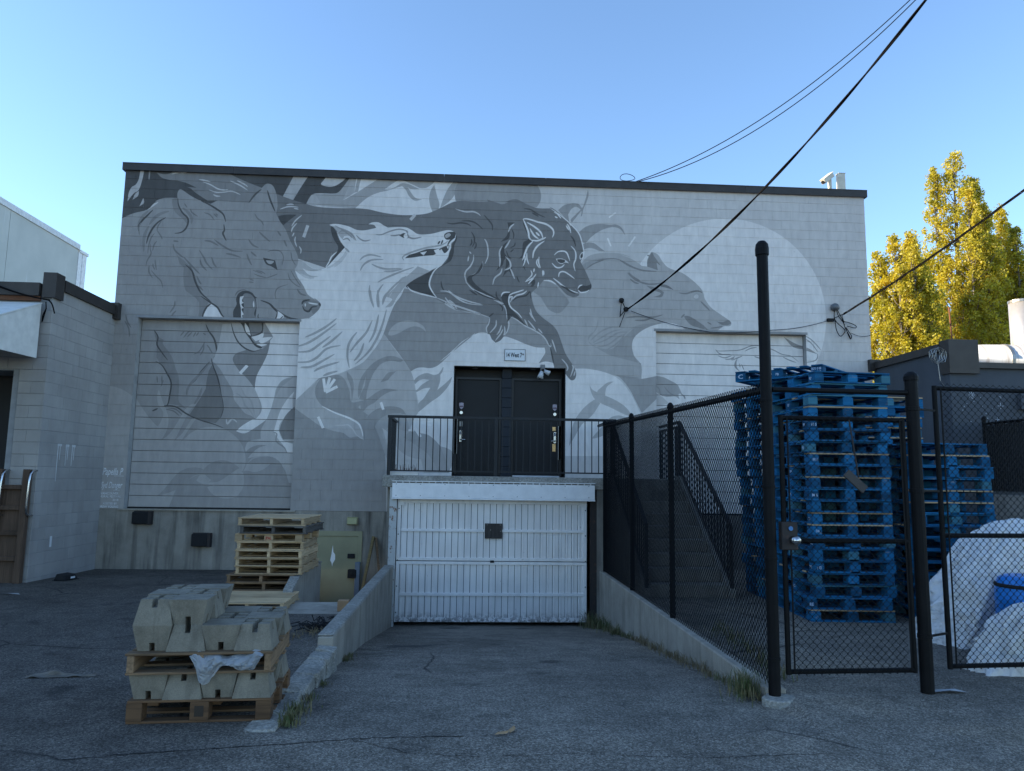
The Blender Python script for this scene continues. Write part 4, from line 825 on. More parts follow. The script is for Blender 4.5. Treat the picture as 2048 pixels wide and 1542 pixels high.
# roof security camera and its post
t = thing('security_camera', 'cream security camera on a post at the roof edge', 'camera', (7.72, YW+.18, WZ1+.125)); CREAM = plain('cream_metal', (.62, .58, .48), .5)
inst('post', MB().box(-.03, .03, -.03, .03, 0, .30).mesh('post', CREAM), t)
inst('foot_plate', MB().box(-.08, .08, -.06, .06, 0, .015).mesh('foot_plate', FLASH), t)
inst('camera_body', MB().bar((-.20, -.10, .20), (.06, .02, .42), .11, .10).mesh('camera_body', CREAM, bevel=.008), t)
inst('sun_shield', MB().bar((-.23, -.12, .245), (.05, .02, .475), .135, .012).mesh('sun_shield', CREAM), t)
inst('lens', MB().tube([(-.19, -.095, .208), (-.215, -.107, .186)], .035, 12).mesh('lens', RUBBER), t)
t = thing('junction_post', 'cream box post standing beside the roof camera', 'post', (7.97, YW+.18, WZ1+.125))
inst('box', MB().box(-.075, .075, -.06, .06, .012, .43).mesh('box', CREAM, bevel=.006), t); inst('foot_plate', MB().box(-.11, .11, -.09, .09, 0, .012).mesh('foot_plate', FLASH), t)
inst('cap', MB().box(-.08, .08, -.065, .065, .43, .445).mesh('cap', CREAM), t)
# planter on the landing
t = thing('planter', 'white planter box of dry twigs on the landing by the railing', 'planter', (-1.13, 13.62, 1.69))
inst('box', MB().box(-.24, .24, -.08, .08, 0, .07).mesh('box', WHITE, bevel=.006), t)
inst('soil', MB().box(-.225, .225, -.065, .065, .06, .078).mesh('soil', plain('soil', (.03, .024, .018), .95)), t)
tw = MB()
for i in range(34):
    x = random.uniform(-.2, .22); y = random.uniform(-.05, .05); a = random.uniform(-.04, .04)
    tw.tube([(x, y, .07), (x+a*.5, y, .12), (x+a, y+random.uniform(-.02, .02), random.uniform(.11, .22))], [.004, .003, .0015], 4)
inst('twigs', tw.mesh('twigs', plain('dry_twig', (.10, .045, .03), .9)), t)

# ------------------------------------------------------------------ railing on the landing
t = thing('landing_railing', 'dark metal railing with thin balusters along the landing', 'railing', (0, 13.45, 1.69))
ZR = 1.03
for x in (-1.42, .50, 2.66): inst('post', MB().box(x-.03, x+.03, -.03, .03, 0, ZR).mesh('post', RAILM), t)
inst('top_rail', MB().box(-1.46, 2.70, -.032, .032, ZR, ZR+.045).mesh('top_rail', RAILM), t)
inst('bottom_rail', MB().box(-1.39, 2.63, -.012, .012, .07, .095).mesh('bottom_rail', RAILM), t)
bal = B(-.008, .008, -.008, .008, .095, ZR).mesh('baluster', RAILM)
for i in range(31):
    x = -1.39 + (i+1)*.1256
    if min(abs(x-q) for q in (.50, 2.66)) > .04: inst('baluster', bal, t, (x, 0, 0))
inst('side_rail', MB().box(-1.44, -1.40, .03, 1.3, ZR, ZR+.04).box(-1.43, -1.41, .03, 1.3, .07, .09).mesh('side_rail', RAILM), t)
for i in range(8): inst('baluster', bal, t, (-1.42, .15+i*.14, 0))

# ------------------------------------------------------------------ steps down to the yard, behind the mesh fence
st = thing('concrete_steps', 'concrete steps from the landing down to the yard behind the fence', 'stairs', (3.2, 10.7, 0))
for i in range(9):
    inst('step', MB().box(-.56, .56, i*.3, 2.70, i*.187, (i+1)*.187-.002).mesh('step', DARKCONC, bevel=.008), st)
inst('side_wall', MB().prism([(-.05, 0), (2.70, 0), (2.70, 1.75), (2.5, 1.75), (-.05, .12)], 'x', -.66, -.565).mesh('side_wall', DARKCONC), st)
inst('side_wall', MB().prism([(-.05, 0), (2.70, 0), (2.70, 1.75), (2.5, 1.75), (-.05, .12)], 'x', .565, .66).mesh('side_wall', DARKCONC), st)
for s, nm in ((-1, 'left'), (1, 'right')):
    h = thing('stair_railing', 'dark stair railing with balusters on the %s side of the concrete steps' % nm, 'railing', (3.2+s*.62, 10.7, 0), 0, 'stair railings')
    inst('handrail', MB().bar((0, 0, 1.02), (0, 2.55, 2.72), .05, .045).bar((0, 2.55, 2.72), (0, 3.9, 2.72), .05, .045).mesh('handrail', RAILM), h)
    inst('lower_rail', MB().bar((0, 0, .22), (0, 2.55, 1.86), .03, .03).mesh('lower_rail', RAILM), h)
    for y in (0, 2.55): inst('post', MB().box(-.025, .025, y-.025, y+.025, .12+y*.62, 1.02+y*.667).mesh('post', RAILM), h)
    for i in range(18):
        y = .14*(i+1)
        if y < 2.5: inst('baluster', MB().box(-.008, .008, y-.008, y+.008, .22+y*.643, 1.02+y*.667).mesh('baluster', RAILM), h)
t = thing('landing_end_railing', 'short dark railing panel at the right end of the landing', 'railing', (3.85, 13.5, 1.69))
inst('frame', MB().bar((0, 0, .95), (0, 1.2, .95), .04, .04).bar((0, 0, 0), (0, 0, .97), .04, .04).bar((0, 1.2, 0), (0, 1.2, .97), .04, .04).mesh('frame', RAILM), t)
for i in range(8): inst('baluster', MB().box(-.008, .008, .13+i*.13-.008, .13+i*.13+.008, .0, .95).mesh('baluster', RAILM), t)

# ------------------------------------------------------------------ ramp walls and kerb
t = B(-1.425, -1.275, 7.55, 13.39, -1.2, .10).build('ramp_wall', CONC2, bevel=.012)
tag(t, 'low concrete retaining wall on the left of the garage ramp', 'wall'); inst('capping', MB().box(-1.43, -1.27, 7.56, 13.38, .1005, .125).mesh('capping', AGG, bevel=.012), t)
k = MB(); n = 14; rr = random.Random(3)
for i in range(n):
    y0 = 5.15+i*2.39/n; y1 = y0+2.39/n-.004
    a, b_ = rr.uniform(-.022, .016), rr.uniform(-.022, .016)
    k.hexa([(-1.43+a, y0, -.4), (-1.22+b_*.4, y0, -.4), (-1.22+b_*.4, y1, -.4), (-1.43+a, y1, -.4), (-1.42+a, y0, .012+a+.001*i), (-1.22+b_, y0, .008+b_*.6), (-1.22+b_, y1, .008+b_*.6+.006), (-1.42+a, y1, .016+a)])
tag(k.build('crumbling_kerb', AGG, bevel=.01), 'crumbling low concrete kerb beside the ramp near the footing pile', 'kerb')
t = B(2.385, 2.545, 5.95, 13.43, -1.2, .045).build('ramp_wall', CONC2, bevel=.012)
tag(t, 'low concrete retaining wall under the mesh fence on the right of the ramp', 'wall')
t = MB().prism([(10.42, -.6), (12.5, -1.0), (12.5, .25), (12.15, .30), (10.9, .22), (10.55, .10), (10.42, -.05)], 'x', -2.47, -2.35).build('pit_wall', CONC2, bevel=.02)
tag(t, 'rough concrete wall end beside the cellar door pit', 'wall'); inst('return_wall', MB().box(-3.05, -2.471, 12.25, 12.37, -.8, .02).mesh('return_wall', CONC2), t); inst('capping', MB().prism([(12.5, .25), (12.15, .30), (10.9, .22), (10.55, .10), (10.42, -.05), (10.40, -.03), (10.53, .12), (10.9, .245), (12.15, .325), (12.5, .275)], 'x', -2.475, -2.345).mesh('capping', AGG), t)

# ------------------------------------------------------------------ chain-link fences
def chain_mesh(a, b, zb, zt, pitch=.0315, r=.0029, side=.0):
    """woven wire between plan points a and b; zb/zt give the bottom and top at a and b"""
    a = Vector(a); b = Vector(b); L = (b-a).length; n = int(L/pitch); ux = (b-a)/L; nx = Vector((-ux.y, ux.x))
    V = []; Fc = []
    for i in range(n):
        u0, u1 = i*pitch, (i+1)*pitch; t = (u0+u1)/2/L; z0 = zb[0]+(zb[1]-zb[0])*t; z1 = zt[0]+(zt[1]-zt[0])*t
        m = int((z1-z0)/pitch); pts = []
        for j in range(m+1):
            odd = (j+i) % 2; u = u0-.003 if odd else u1+.003; off = (.0035 if odd else -.0035)+side
            p = a+ux*u+nx*off; pts.append((p.x, p.y, z0+j*(z1-z0)/m))
        base = len(V)
        for j, p in enumerate(pts):
            for kx, kz in ((0, 1.2), (1, -.6), (-1, -.6)): V.append((p[0]+ux.x*kx*r+nx.x*kz*r, p[1]+ux.y*kx*r+nx.y*kz*r, p[2]))
        for j in range(m):
            q = base+3*j
            for k in range(3): Fc.append((q+k, q+(k+1) % 3, q+3+(k+1) % 3, q+3+k))
    mb = MB(); mb.v = V; mb.f = Fc; return mb.mesh('wire_mesh', BLACKM, fix=False)
def post(name, x, y, z0, z1, r, parent=None, cap=True):
    prof = [(r, z0), (r, z1)] + ([(r*1.14, z1), (r*1.14, z1+.035), (r*.95, z1+.055), (r*.5, z1+.075), (0.004, z1+.08)] if cap else [])
    return inst(name, MB().lathe(prof, (x, y, 0), 16).mesh(name, BLACKM), parent)
fe = thing('mesh_fence', 'black chain-link fence along the right side of the ramp', 'fence')
ft = lambda y: 2.42+(y-6)*.028
for y in (13.30, 11.1, 8.92): post('post', 2.465, y, .04, ft(y)+.03, .035, fe)
inst('top_rail', MB().tube([(2.465, 5.95, ft(5.95)), (2.465, 13.3, ft(13.3))], .030, 10).mesh('top_rail', BLACKM), fe)
inst('tension_wire', MB().tube([(2.44, 5.95, .10), (2.44, 13.3, .10)], .003, 5).mesh('tension_wire', BLACKM), fe)
inst('wire_mesh', chain_mesh((2.44, 5.95), (2.44, 13.3), (.06, .06), (2.475, 2.68)), fe)
tp = thing('gate_post', 'tall black steel post with domed cap between fence and gate', 'post', (2.43, 5.90, 0), 0, 'gate posts')
post('tube', 0, 0, -.05, 3.57, .046, tp, False); inst('cap', MB().lathe([(.049, 3.54), (.055, 3.545), (.056, 3.60), (.050, 3.64), (.030, 3.665), (.004, 3.67)], n=16).mesh('cap', BLACKM), tp)
for z in (.28, 1.05, 1.62, 2.32): inst('band', MB().lathe([(.0485, z-.012), (.0505, z-.01), (.0505, z+.01), (.0485, z+.012)], n=16).mesh('band', BLACKM), tp)
inst('footing', MB().prism([(.17*(.75+.35*mn.noise(Vector((math.cos(a), math.sin(a), 2.2))))*math.cos(a)+.02, .16*(.8+.3*mn.noise(Vector((math.cos(a), math.sin(a), 2.2))))*math.sin(a)-.05) for a in [i*.2618 for i in range(24)]], 'z', -.14, .006).mesh('footing', AGG, bevel=.008), tp)
gp = thing('gate_post', 'shorter thick black post with domed cap right of the mesh gate', 'post', (3.71, 5.97, 0), 0, 'gate posts')
post('tube', 0, 0, 0, 2.52, .052, gp)
for z in (2.28, 1.60, .44): inst('hinge_band', MB().lathe([(.053, z-.018), (.057, z-.016), (.057, z+.016), (.053, z+.018)], n=14).bar((.05, 0, z), (.26, .11, z), .014, .016).mesh('hinge_band', BLACKM), gp)
hd = MB().tube([(2.48, 5.90, 2.41), (3.66, 5.96, 2.415)], .022, 10).build('header_bar', BLACKM); tag(hd, 'black horizontal pipe joining the two gate posts above the gate', 'bar')
def frame_panel(root, a, b, z0, z1, zm, r=.021):
    a = Vector((*a, 0)); b = Vector((*b, 0)); e = Vector((0, 0, 1))
    for p in (a, b): inst('stile', MB().tube([p+e*z0, p+e*z1], r, 10).mesh('stile', BLACKM), root)
    for z in (z0+r, zm, z1-r): inst('rail', MB().tube([a+e*z, b+e*z], r*.95, 10).mesh('rail', BLACKM), root)
    d = (b-a).normalized(); q0 = a+d*.04; q1 = b-d*.04
    for q in (q0, q1): inst('tension_bar', MB().box(q.x-.006, q.x+.006, q.y-.032, q.y-.026, z0+.02, z1-.02).mesh('tension_bar', BLACKM), root)
    inst('wire_mesh', chain_mesh((q0.x, q0.y-.03), (q1.x, q1.y-.03), (z0-.0, z0-.0), (z1+.02, z1+.02)), root)
ga = thing('mesh_gate', 'black chain-link gate with lock box between the two posts', 'gate')
frame_panel(ga, (2.545, 5.90), (3.60, 5.95), .16, 2.20, 1.19)
lb = inst('lock_box', MB().box(2.51, 2.64, 5.86, 5.93, 1.12, 1.34).mesh('lock_box', RUSTPOST, bevel=.006), ga)
inst('knob', MB().tube([(2.60, 5.855, 1.20), (2.60, 5.82, 1.20)], [.035, .02], 14).tube([(2.60, 5.82, 1.20), (2.60, 5.79, 1.20)], [.022, .033], 14).mesh('knob', CHROME, True), lb)
inst('key_cylinder', MB().tube([(2.58, 5.855, 1.29), (2.58, 5.85, 1.29)], .018, 12).mesh('key_cylinder', plain('blue_cylinder', (.05, .18, .4), .4)), lb)
inst('drop_rod', MB().tube([(3.105, 5.87, 2.17), (3.16, 5.86, 1.70)], .007, 6).mesh('drop_rod', RUSTPOST), ga)
inst('latch_plate', MB().bar((3.05, 5.85, 1.74), (3.20, 5.845, 1.60), .02, .07).mesh('latch_plate', plain('weathered_plate', (.055, .05, .047), .7), bevel=.004), ga)
gb = thing('mesh_gate', 'black chain-link gate leaf at the right edge, in front of the white bags', 'gate')
frame_panel(gb, (4.00, 6.11), (6.0, 6.28), .15, 2.50, 1.23)
sf = thing('slat_fence', 'black privacy-slat fence on a low wall at the far right', 'fence')
inst('low_wall', MB().box(8.86, 9.1, 6, 12.45, 0, 1.5).mesh('low_wall', CONC), sf)
sl = MB()
for i in range(118):
    y = 6.05+i*.054; sl.box(8.985-.004, 8.985+.004, y, y+.044, 1.56, 2.70+random.uniform(-.02, .02))
o = inst('slats', sl.mesh('slats', plain('black_slat', (.014, .015, .017), .5, var=.4, scale=12)), sf); o['kind'] = 'stuff'
inst('wire_mesh', chain_mesh((8.96, 6), (8.96, 12.4), (1.52, 1.52), (2.76, 2.76), .05), sf)
inst('top_rail', MB().tube([(8.985, 6, 2.72), (8.985, 12.4, 2.72)], .022, 8).mesh('top_rail', BLACKM), sf)
post('post', 8.985, 12.42, 1.5, 2.78, .045, sf)
# ------------------------------------------------------------------ timber pallets
PINE = wood('pine_board', (.60, .44, .265), (.32, .215, .12), .75, 1.15)
OLDW = wood('old_brown_board', (.31, .20, .115), (.11, .07, .042), .7, 1.15)
GREYW = wood('weathered_grey_board', (.16, .14, .12), (.06, .055, .05), .8, 1.1)
BLUEW = wood('blue_painted_board', (.010, .150, .32), (.006, .085, .19), .50, 1.30, scuff=(.30, .25, .19))
TEALW = wood('faded_teal_board', (.05, .20, .28), (.05, .12, .15), .7, 1.1)
ORD = ['top', 'second', 'third', 'fourth', 'fifth', 'sixth', 'seventh', 'eighth', 'ninth', 'tenth', 'eleventh', 'twelfth', 'thirteenth', 'fourteenth', 'fifteenth', 'sixteenth', 'seventeenth', 'eighteenth', 'nineteenth', 'twentieth', 'twenty-first']
_mc = {}
def bar_mesh(key, lx, ly, lz, mat):
    k = (key, round(lx, 4), round(ly, 4), round(lz, 4), mat.name)
    if k not in _mc: _mc[k] = MB().box(-lx/2, lx/2, -ly/2, ly/2, 0, lz).mesh(key, mat, bevel=.003)
    return _mc[k]
def wood_pallet(x, y, z, rz, label, group, mat, W=.95, D=1.08, h=.113, block=False, nb=7, fill=.74, name='wooden_pallet'):
    """x,y is the pallet centre; deck boards along its x, stringers along its y"""
    t = thing(name, label, 'pallet', (x, y, z), rz, group); th = .016; sh = h-2*th; r = random.Random(label)
    for i in range(nb):
        w = D/nb*fill; yy = -D/2+w/2+i*(D-w)/(nb-1)
        inst('board', bar_mesh('board', W, w, th, mat), t, (r.uniform(-.006, .006), yy, h-th), (0, 0, r.uniform(-.006, .006)))
    for i in range(4):
        yy = (-D/2+.05, -D/6, D/6, D/2-.05)[i]
        inst('board', bar_mesh('board', W, .09, th, mat), t, (r.uniform(-.006, .006), yy, 0))
    for xx in (-W/2+.03, 0, W/2-.03):
        if block:
            for yy in (-D/2+.055, 0, D/2-.055): inst('block', bar_mesh('block', .10 if abs(xx) > .1 else .12, .11, sh, mat), t, (xx*(1 if abs(xx) < .1 else .955), yy, th))
        else: inst('stringer', bar_mesh('stringer', D*.985, .045, sh, mat), t, (xx*(.99), r.uniform(-.005, .005), th), (0, 0, R_(90)))
    return t
kinds = [(PINE, False), (GREYW, False), (PINE, True), (PINE, False), (PINE, False), (PINE, False), (PINE, False), (OLDW, False), (OLDW, False), (OLDW, False)]
adj = ['clean pale', 'weathered dark grey', 'pale block-type', 'pale', 'pale', 'pale', 'pale', 'brownish', 'brownish', 'brown']
zt = lot_z(11.4); rr = random.Random(5)
for i in range(9, -1, -1):
    m, bl = kinds[i]
    lab = '%s wooden pallet, %s of the tall stack by the pit' % (adj[i], ORD[i]+(' from top' if 0 < i < 9 else '')) if i < 9 else 'brown wooden pallet at the bottom of the tall stack by the pit'
    off = (-.10 if i >= 7 else 0) + rr.uniform(-.022, .022); t_ = wood_pallet(-2.78+off + (.05 if i == 1 else 0), 11.42+rr.uniform(-.03, .03), zt, R_(rr.uniform(-2, 2)), lab, 'pallets stacked by the pit', m, block=bl)
    if i == 2:
        inst('stencil', text_mesh('JPAL', .055, plain('red_ink', (.35, .05, .03), .7), .002, .8), t_, (0, -.542, .035), (R_(90), 0, 0))
    zt += .1135
wood_pallet(-2.72, 10.12, lot_z(10.1)+.013, R_(2), 'pale wooden pallet lying flat in front of the tall wooden stack', 'flat pallets', PINE, W=.92, D=1.0, nb=9, fill=.6)
RZF = R_(4.0); FO = Vector((-2.23, 5.28, 0)); fx = Vector((math.cos(RZF), math.sin(RZF), 0)); fy = Vector((-math.sin(RZF), math.cos(RZF), 0))
PW, PD = .93, .80
cc = FO+fx*PW/2+fy*PD/2
t1 = wood_pallet(cc.x, cc.y, .0, RZF, 'dark brown wooden pallet on the asphalt under the concrete footings', 'footing pallets', wood('dark_wet_board', (.22, .125, .065), (.07, .04, .025), .6, 1.2), PW, PD, .15, True, 6)
inst('brand_mark', MB().box(-.03, .03, 0, .001, -.035, .035).mesh('brand_mark', plain('charred_mark', (.04, .03, .022), .9)), t1, (0, -PD/2-.0015, .075))
SH = .17
c2 = cc+fx*-.015+fy*.0
t2 = wood_pallet(c2.x, c2.y, .15+SH+.001, RZF+R_(1), 'brown wooden pallet between the two layers of concrete footings', 'footing pallets', OLDW, PW+.02, PD+.06, .14, False, 7)
def footing_mesh(big, small, h, sw=.036, sd=.055):
    mb = MB(); k = lambda z: (big+(small-big)*z/h)/2; z1 = h-sd; a, b = k(0), k(z1)
    mb.hexa([(-a,-a,0),(a,-a,0),(a,a,0),(-a,a,0),(-b,-b,z1),(b,-b,z1),(b,b,z1),(-b,b,z1)])
    c = k(h); s = sw/2
    for sx in (-1, 1):
        for sy in (-1, 1):
            X0, X1 = sorted((sx*s, sx*b)); Y0, Y1 = sorted((sy*s, sy*b)); x0, x1 = sorted((sx*s, sx*c)); y0, y1 = sorted((sy*s, sy*c))
            bb = len(mb.v); mb.v += [(X0,Y0,z1),(X1,Y0,z1),(X1,Y1,z1),(X0,Y1,z1),(x0,y0,h),(x1,y0,h),(x1,y1,h),(x0,y1,h)]
            mb.f += [tuple(bb+i for i in q) for q in ((4,5,6,7),(0,1,5,4),(1,2,6,5),(2,3,7,6),(3,0,4,7))]
    me = mb.mesh('footing_block', FOOT); bm = bmesh.new(); bm.from_mesh(me)
    bmesh.ops.remove_doubles(bm, verts=bm.verts, dist=1e-5)
    es = [e for e in bm.edges if len(e.link_faces) == 2 and e.calc_face_angle(0) > .6]
    bmesh.ops.bevel(bm, geom=es, offset=.006, segments=2, affect='EDGES', clamp_overlap=True); bmesh.ops.recalc_face_normals(bm, faces=bm.faces); bm.to_mesh(me); bm.free(); return me
FMESH = footing_mesh(.252, .186, SH)
COLN = ['leftmost', 'second from the left', 'third from the left', 'rightmost']; ROWN = ['front row', 'second row', 'back row']
def footing(ix, iy, lvl, z, pos):
    inv = (ix+iy+(1 if lvl == 2 else 0)) % 2 == 0
    p = FO+fx*(.125+ix*.2235)+fy*(.13+iy*.258)
    lab = '%s precast concrete footing, %s of the %s %s' % ('upside-down' if inv else 'upright', COLN[ix] if lvl < 2 else ('left one' if ix == 0 else 'right one'), ROWN[iy], pos)
    rr_ = random.Random(lab); o = inst('footing_block', FMESH, None, (p.x, p.y, z+(SH if inv else 0)), (R_(180) if inv else 0, 0, RZF+R_(rr_.uniform(-1.5, 1.5))+R_(90)*rr_.randint(0, 3)))
    tag(o, lab, 'concrete block', 'precast concrete footings')
for iy in range(3):
    for ix in range(4): footing(ix, iy, 0, .1505, 'on the lower pallet')
    for ix in range(4): footing(ix, iy, 1, .15+SH+.142, 'on the upper pallet')
    for ix in range(2): footing(ix, iy, 2, .15+SH+.1425+SH, 'on top of the pile')
# plastic bag caught under the upper pallet
def sheet_mat():
    m, nt, b = newmat('thin_white_plastic'); g = NG(nt)
    b.inputs['Base Color'].default_value = (.60, .63, .67, 1); b.inputs['Roughness'].default_value = .35
    tr = g.n('ShaderNodeBsdfTransparent'); tl = g.n('ShaderNodeBsdfTranslucent'); tl.inputs[0].default_value = (.75, .78, .82, 1)
    a = g.n('ShaderNodeMixShader'); a.inputs[0].default_value = .35; c = g.n('ShaderNodeMixShader'); c.inputs[0].default_value = .28
    out = nt.nodes['Material Output']; g.L(b.outputs[0], a.inputs[1]); g.L(tl.outputs[0], a.inputs[2]); g.L(a.outputs[0], c.inputs[1]); g.L(tr.outputs[0], c.inputs[2]); g.L(c.outputs[0], out.inputs[0]); return m
from mathutils import noise as mn
bag = MB(); NX, NZ = 72, 28
top = lambda u: .445+.018*math.sin(u*9)+.01*math.sin(u*23)
bot = lambda u: .455 - (.055+.15*math.exp(-((u-.20)/.16)**2) + .07*math.exp(-((u-.75)/.22)**2))*min(1, 6*u+.2)*min(1, 6*(1-u)+.2)
for j in range(NZ+1):
    for i in range(NX+1):
        u = i/NX; v = j/NZ; z = top(u)*(1-v)+bot(u)*v
        n1 = mn.noise(Vector((u*7+v*2, v*3, 1.7))); n2 = mn.noise(Vector((u*19+v*9, v*11-u*5, 4.2)))
        d = -.028 - .035*math.sin(math.pi*min(1, v*1.1)) + .034*n1 + .030*abs(n2)
        if v < .15: d = max(d, -.03) + .035*(1-v/.15)
        p = FO+fx*(.40+u*.47+.015*n2)+fy*min(d, .02); bag.v.append((p.x, p.y, z+.01*n1))
for j in range(NZ):
    for i in range(NX): a = j*(NX+1)+i; bag.f.append((a, a+1, a+NX+2, a+NX+1))
tag(bag.build('plastic_bag', sheet_mat(), smooth=True, fix=False), 'crumpled translucent white plastic bag hanging from the upper footing pallet', 'bag')

# ------------------------------------------------------------------ blue block pallets
PH = .144
def blue_pallet(x, y, z, rz, label, group, seed):
    t = thing('blue_pallet', label, 'pallet', (x, y, z), rz, group); r = random.Random(seed); W, D = 1.016, 1.2
    pick = lambda: BLUEW if r.random() < .74 else (TEALW if r.random() < .6 else PINE)
    for i in range(7):
        w = .145 if i in (0, 6) else .10; yy = (-D/2+.0725) if i == 0 else ((D/2-.0725) if i == 6 else -D/2+.0725+i*(D-.145)/6)
        inst('deck_board', bar_mesh('deck_board', W, w, .018, PINE if i == 0 and r.random() < .3 else pick()), t, (r.uniform(-.004, .004), yy, PH-.018))
    for xx in (-W/2+.06, 0, W/2-.06):
        inst('stringer_board', bar_mesh('stringer_board', D, .10, .016, BLUEW), t, (xx, 0, PH-.034), (0, 0, R_(90)))
        inst('base_board', bar_mesh('base_board', D, .12, .017, BLUEW), t, (xx, 0, 0), (0, 0, R_(90)))
        for yy in (-D/2+.075, 0, D/2-.075):
            inst('block', bar_mesh('block', .12 if abs(xx) > .1 else .13, .15, PH-.034-.017-.0165*(abs(yy) > .1)*0, TEALW if r.random() < .12 else BLUEW), t, (xx, yy, .017))
    for yy in (-D/2+.05, D/2-.05): inst('base_cross_board', bar_mesh('base_cross_board', W-.245, .10, .017, BLUEW), t, (0, yy, 0))
    return t
MARK = plain('white_stencil_ink', (.45, .55, .68), .7)
def stencil(t, txt, size, x, side='front', z=.045, sx=.9):
    if side == 'front': inst('stencil', text_mesh(txt, size, MARK, .001, sx), t, (x, -.6025, z), (R_(90), 0, 0))
    else: inst('stencil', text_mesh(txt, size, MARK, .001, sx), t, (-.5105, x, z), (R_(90), 0, R_(-90)))
rr = random.Random(12)
def blue_stack(cx, cy, n, where, group, lean=(0, 0)):
    for i in range(n):
        k = n-1-i
        lab = 'blue pallet, %s of the %s' % ((ORD[k] + (' one' if k == 0 else ' from the top')) if i else 'bottom one', where)
        t = blue_pallet(cx+lean[0]*i/n+rr.uniform(-.028, .028), cy+lean[1]*i/n+rr.uniform(-.022, .022), i*(PH+.0006), R_(rr.uniform(-1.8, 1.8)+(-4 if i < 2 else 0)+(3 if i > n-3 else 0)), lab, group, where+str(i))
        if where.startswith('near') and i % 3 == 1: stencil(t, rr.choice(['M 5', 'C', 'N3', 'RE', '04']), .05, -.46+.002*i, 'front')
        if where.startswith('near') and i % 2 == 0: stencil(t, rr.choice(['PB', 'C8', 'RP', 'M2']), .05, rr.choice([-.5, -.02]), 'side')
blue_stack(4.70, 9.50, 21, 'near tall stack behind the mesh gate', 'near tall blue pallet stack')
blue_stack(4.80, 10.78, 21, 'rear tall stack seen through the ramp fence', 'rear left blue pallet stack', (-.16, 0))
blue_stack(6.00, 9.46, 15, 'lower stack beside the dark fence', 'lower right blue pallet stack', (-.05, 0))
blue_stack(5.93, 10.74, 20, 'tall stack behind the lower one', 'rear right blue pallet stack')
t = blue_pallet(4.49, 9.98, 21*(PH+.0006)+.002, R_(44), 'blue pallet lying diagonally on top of the tall blue stacks', 'loose blue pallets', 'top')
stencil(t, 'C', .085, .52, 'side', .04, 1.3); stencil(t, 'PB', .045, .0, 'side'); stencil(t, '2571 0 08', .045, -.52, 'side', .075, .7); stencil(t, '708 PRP HS', .036, -.52, 'side', .035, .7)

# ------------------------------------------------------------------ white sacks and drum in the yard
def woven():
    m, nt, b = newmat('woven_white_plastic'); g = NG(nt); p = g.pos()
    w = g.n('ShaderNodeTexWave', bands_direction='DIAGONAL'); w.inputs['Scale'].default_value = 38; w.inputs['Distortion'].default_value = 1.5; g.L(p, w.inputs['Vector'])
    a = g.mix(g.ramp(w.outputs['Fac'], [(.2, .22), (.8, 0.0)]), (.84, .84, .84), (.55, .56, .58))
    a = g.mix(g.ramp(g.noise(p, 3, 4), [(.5, 0.0), (.8, .35)]), a, (.55, .53, .50))
    g.L(a, b.inputs['Base Color']); b.inputs['Roughness'].default_value = .55; g.bump(g.noise(p, 7, 5, .65), 1.0, .10, b); return m
WOVEN = woven()
def sack(name, label, c, rx, ry, H, shear, seed, rz=0):
    """slumped woven bag: pleated sides, lumpy top, leaning to +x with height"""
    NT, NV = 200, 80; mb = MB(); s = Vector((seed*3.1, seed*1.7, seed*.9))
    for j in range(NV+1):
        t = j/NV; z = H*(1-(1-t)**1.25) if t < 1 else H
        q = max(0, 1-(t**2.6)); rad = q**.5 if t < 1 else 0
        for i in range(NT):
            a = 2*math.pi*i/NT; ca, sa = math.cos(a), math.sin(a); d = Vector((ca, sa, 0))
            pl = 1-2*abs(mn.noise(Vector((ca*2.3, sa*2.3, t*.7))+s)); pl2 = 1-2*abs(mn.noise(Vector((ca*5, sa*5, t*1.9))+s*2)); pl3 = sum(am*(1-abs(mn.noise(Vector((ca*f_*1.2+t*f_*.9, sa*f_*1.2-t*f_*.4, t*f_*1.1+ca*2))+s*f_)))**5 for f_, am in ((2.1, 1.0), (4.3, .6), (8.7, .3)))
            k = rad*(1+.20*(pl-.5)*(1-.3*t)+.10*(pl2-.5)+.12*(pl3-.8))*(1.0+.03*math.exp(-t*9))
            sq = (abs(ca)**3+abs(sa)**3)**(-1/3)
            zz_ = z*(1+.10*mn.noise(Vector((ca*rad*1.6, sa*rad*1.6, 3))+s)+.03*pl2*t)
            mb.v.append((rx*k*ca*sq+shear*zz_, ry*k*sa*sq, max(0.0, zz_)))
    for j in range(NV):
        for i in range(NT): a = j*NT+i; b = j*NT+(i+1) % NT; mb.f.append((a, b, b+NT, a+NT))
    o = inst(name, mb.mesh(name, WOVEN, True, fix=False), None, c, (0, 0, rz)); tag(o, label, 'sack', 'white woven sacks'); return o
sack('bulk_sack', 'large slumped white woven sack on the ground behind the right gate leaf', (5.78, 7.98, 0), .80, .50, 1.26, .40, 2, R_(4))
sack('bulk_sack', 'smaller white woven sack on the ground at the right picture edge', (5.05, 6.72, 0), .46, .22, .60, .60, 5, R_(8))
t = thing('plastic_drum', 'blue plastic drum standing between the white sacks', 'drum', (5.53, 7.16, 0)); BLUEP = plain('blue_plastic', (.012, .20, .60), .35, var=.12)
inst('body', MB().lathe([(.24, 0), (.275, .03), (.285, .2), (.288, .25), (.295, .27), (.288, .29), (.288, .52), (.295, .54), (.288, .56), (.28, .68), (.25, .75), (.20, .775), (.01, .765)], n=28).mesh('body', BLUEP, True), t)
inst('bung', MB().lathe([(.035, .77), (.035, .795), (.01, .797)], (.12, 0, 0), 12).mesh('bung', plain('black_plastic', (.02, .02, .02), .4)), t)
inst('rim_band', MB().lathe([(.284, .665), (.290, .68), (.284, .695), (.275, .70)], n=28).mesh('rim_band', RUBBER), t)

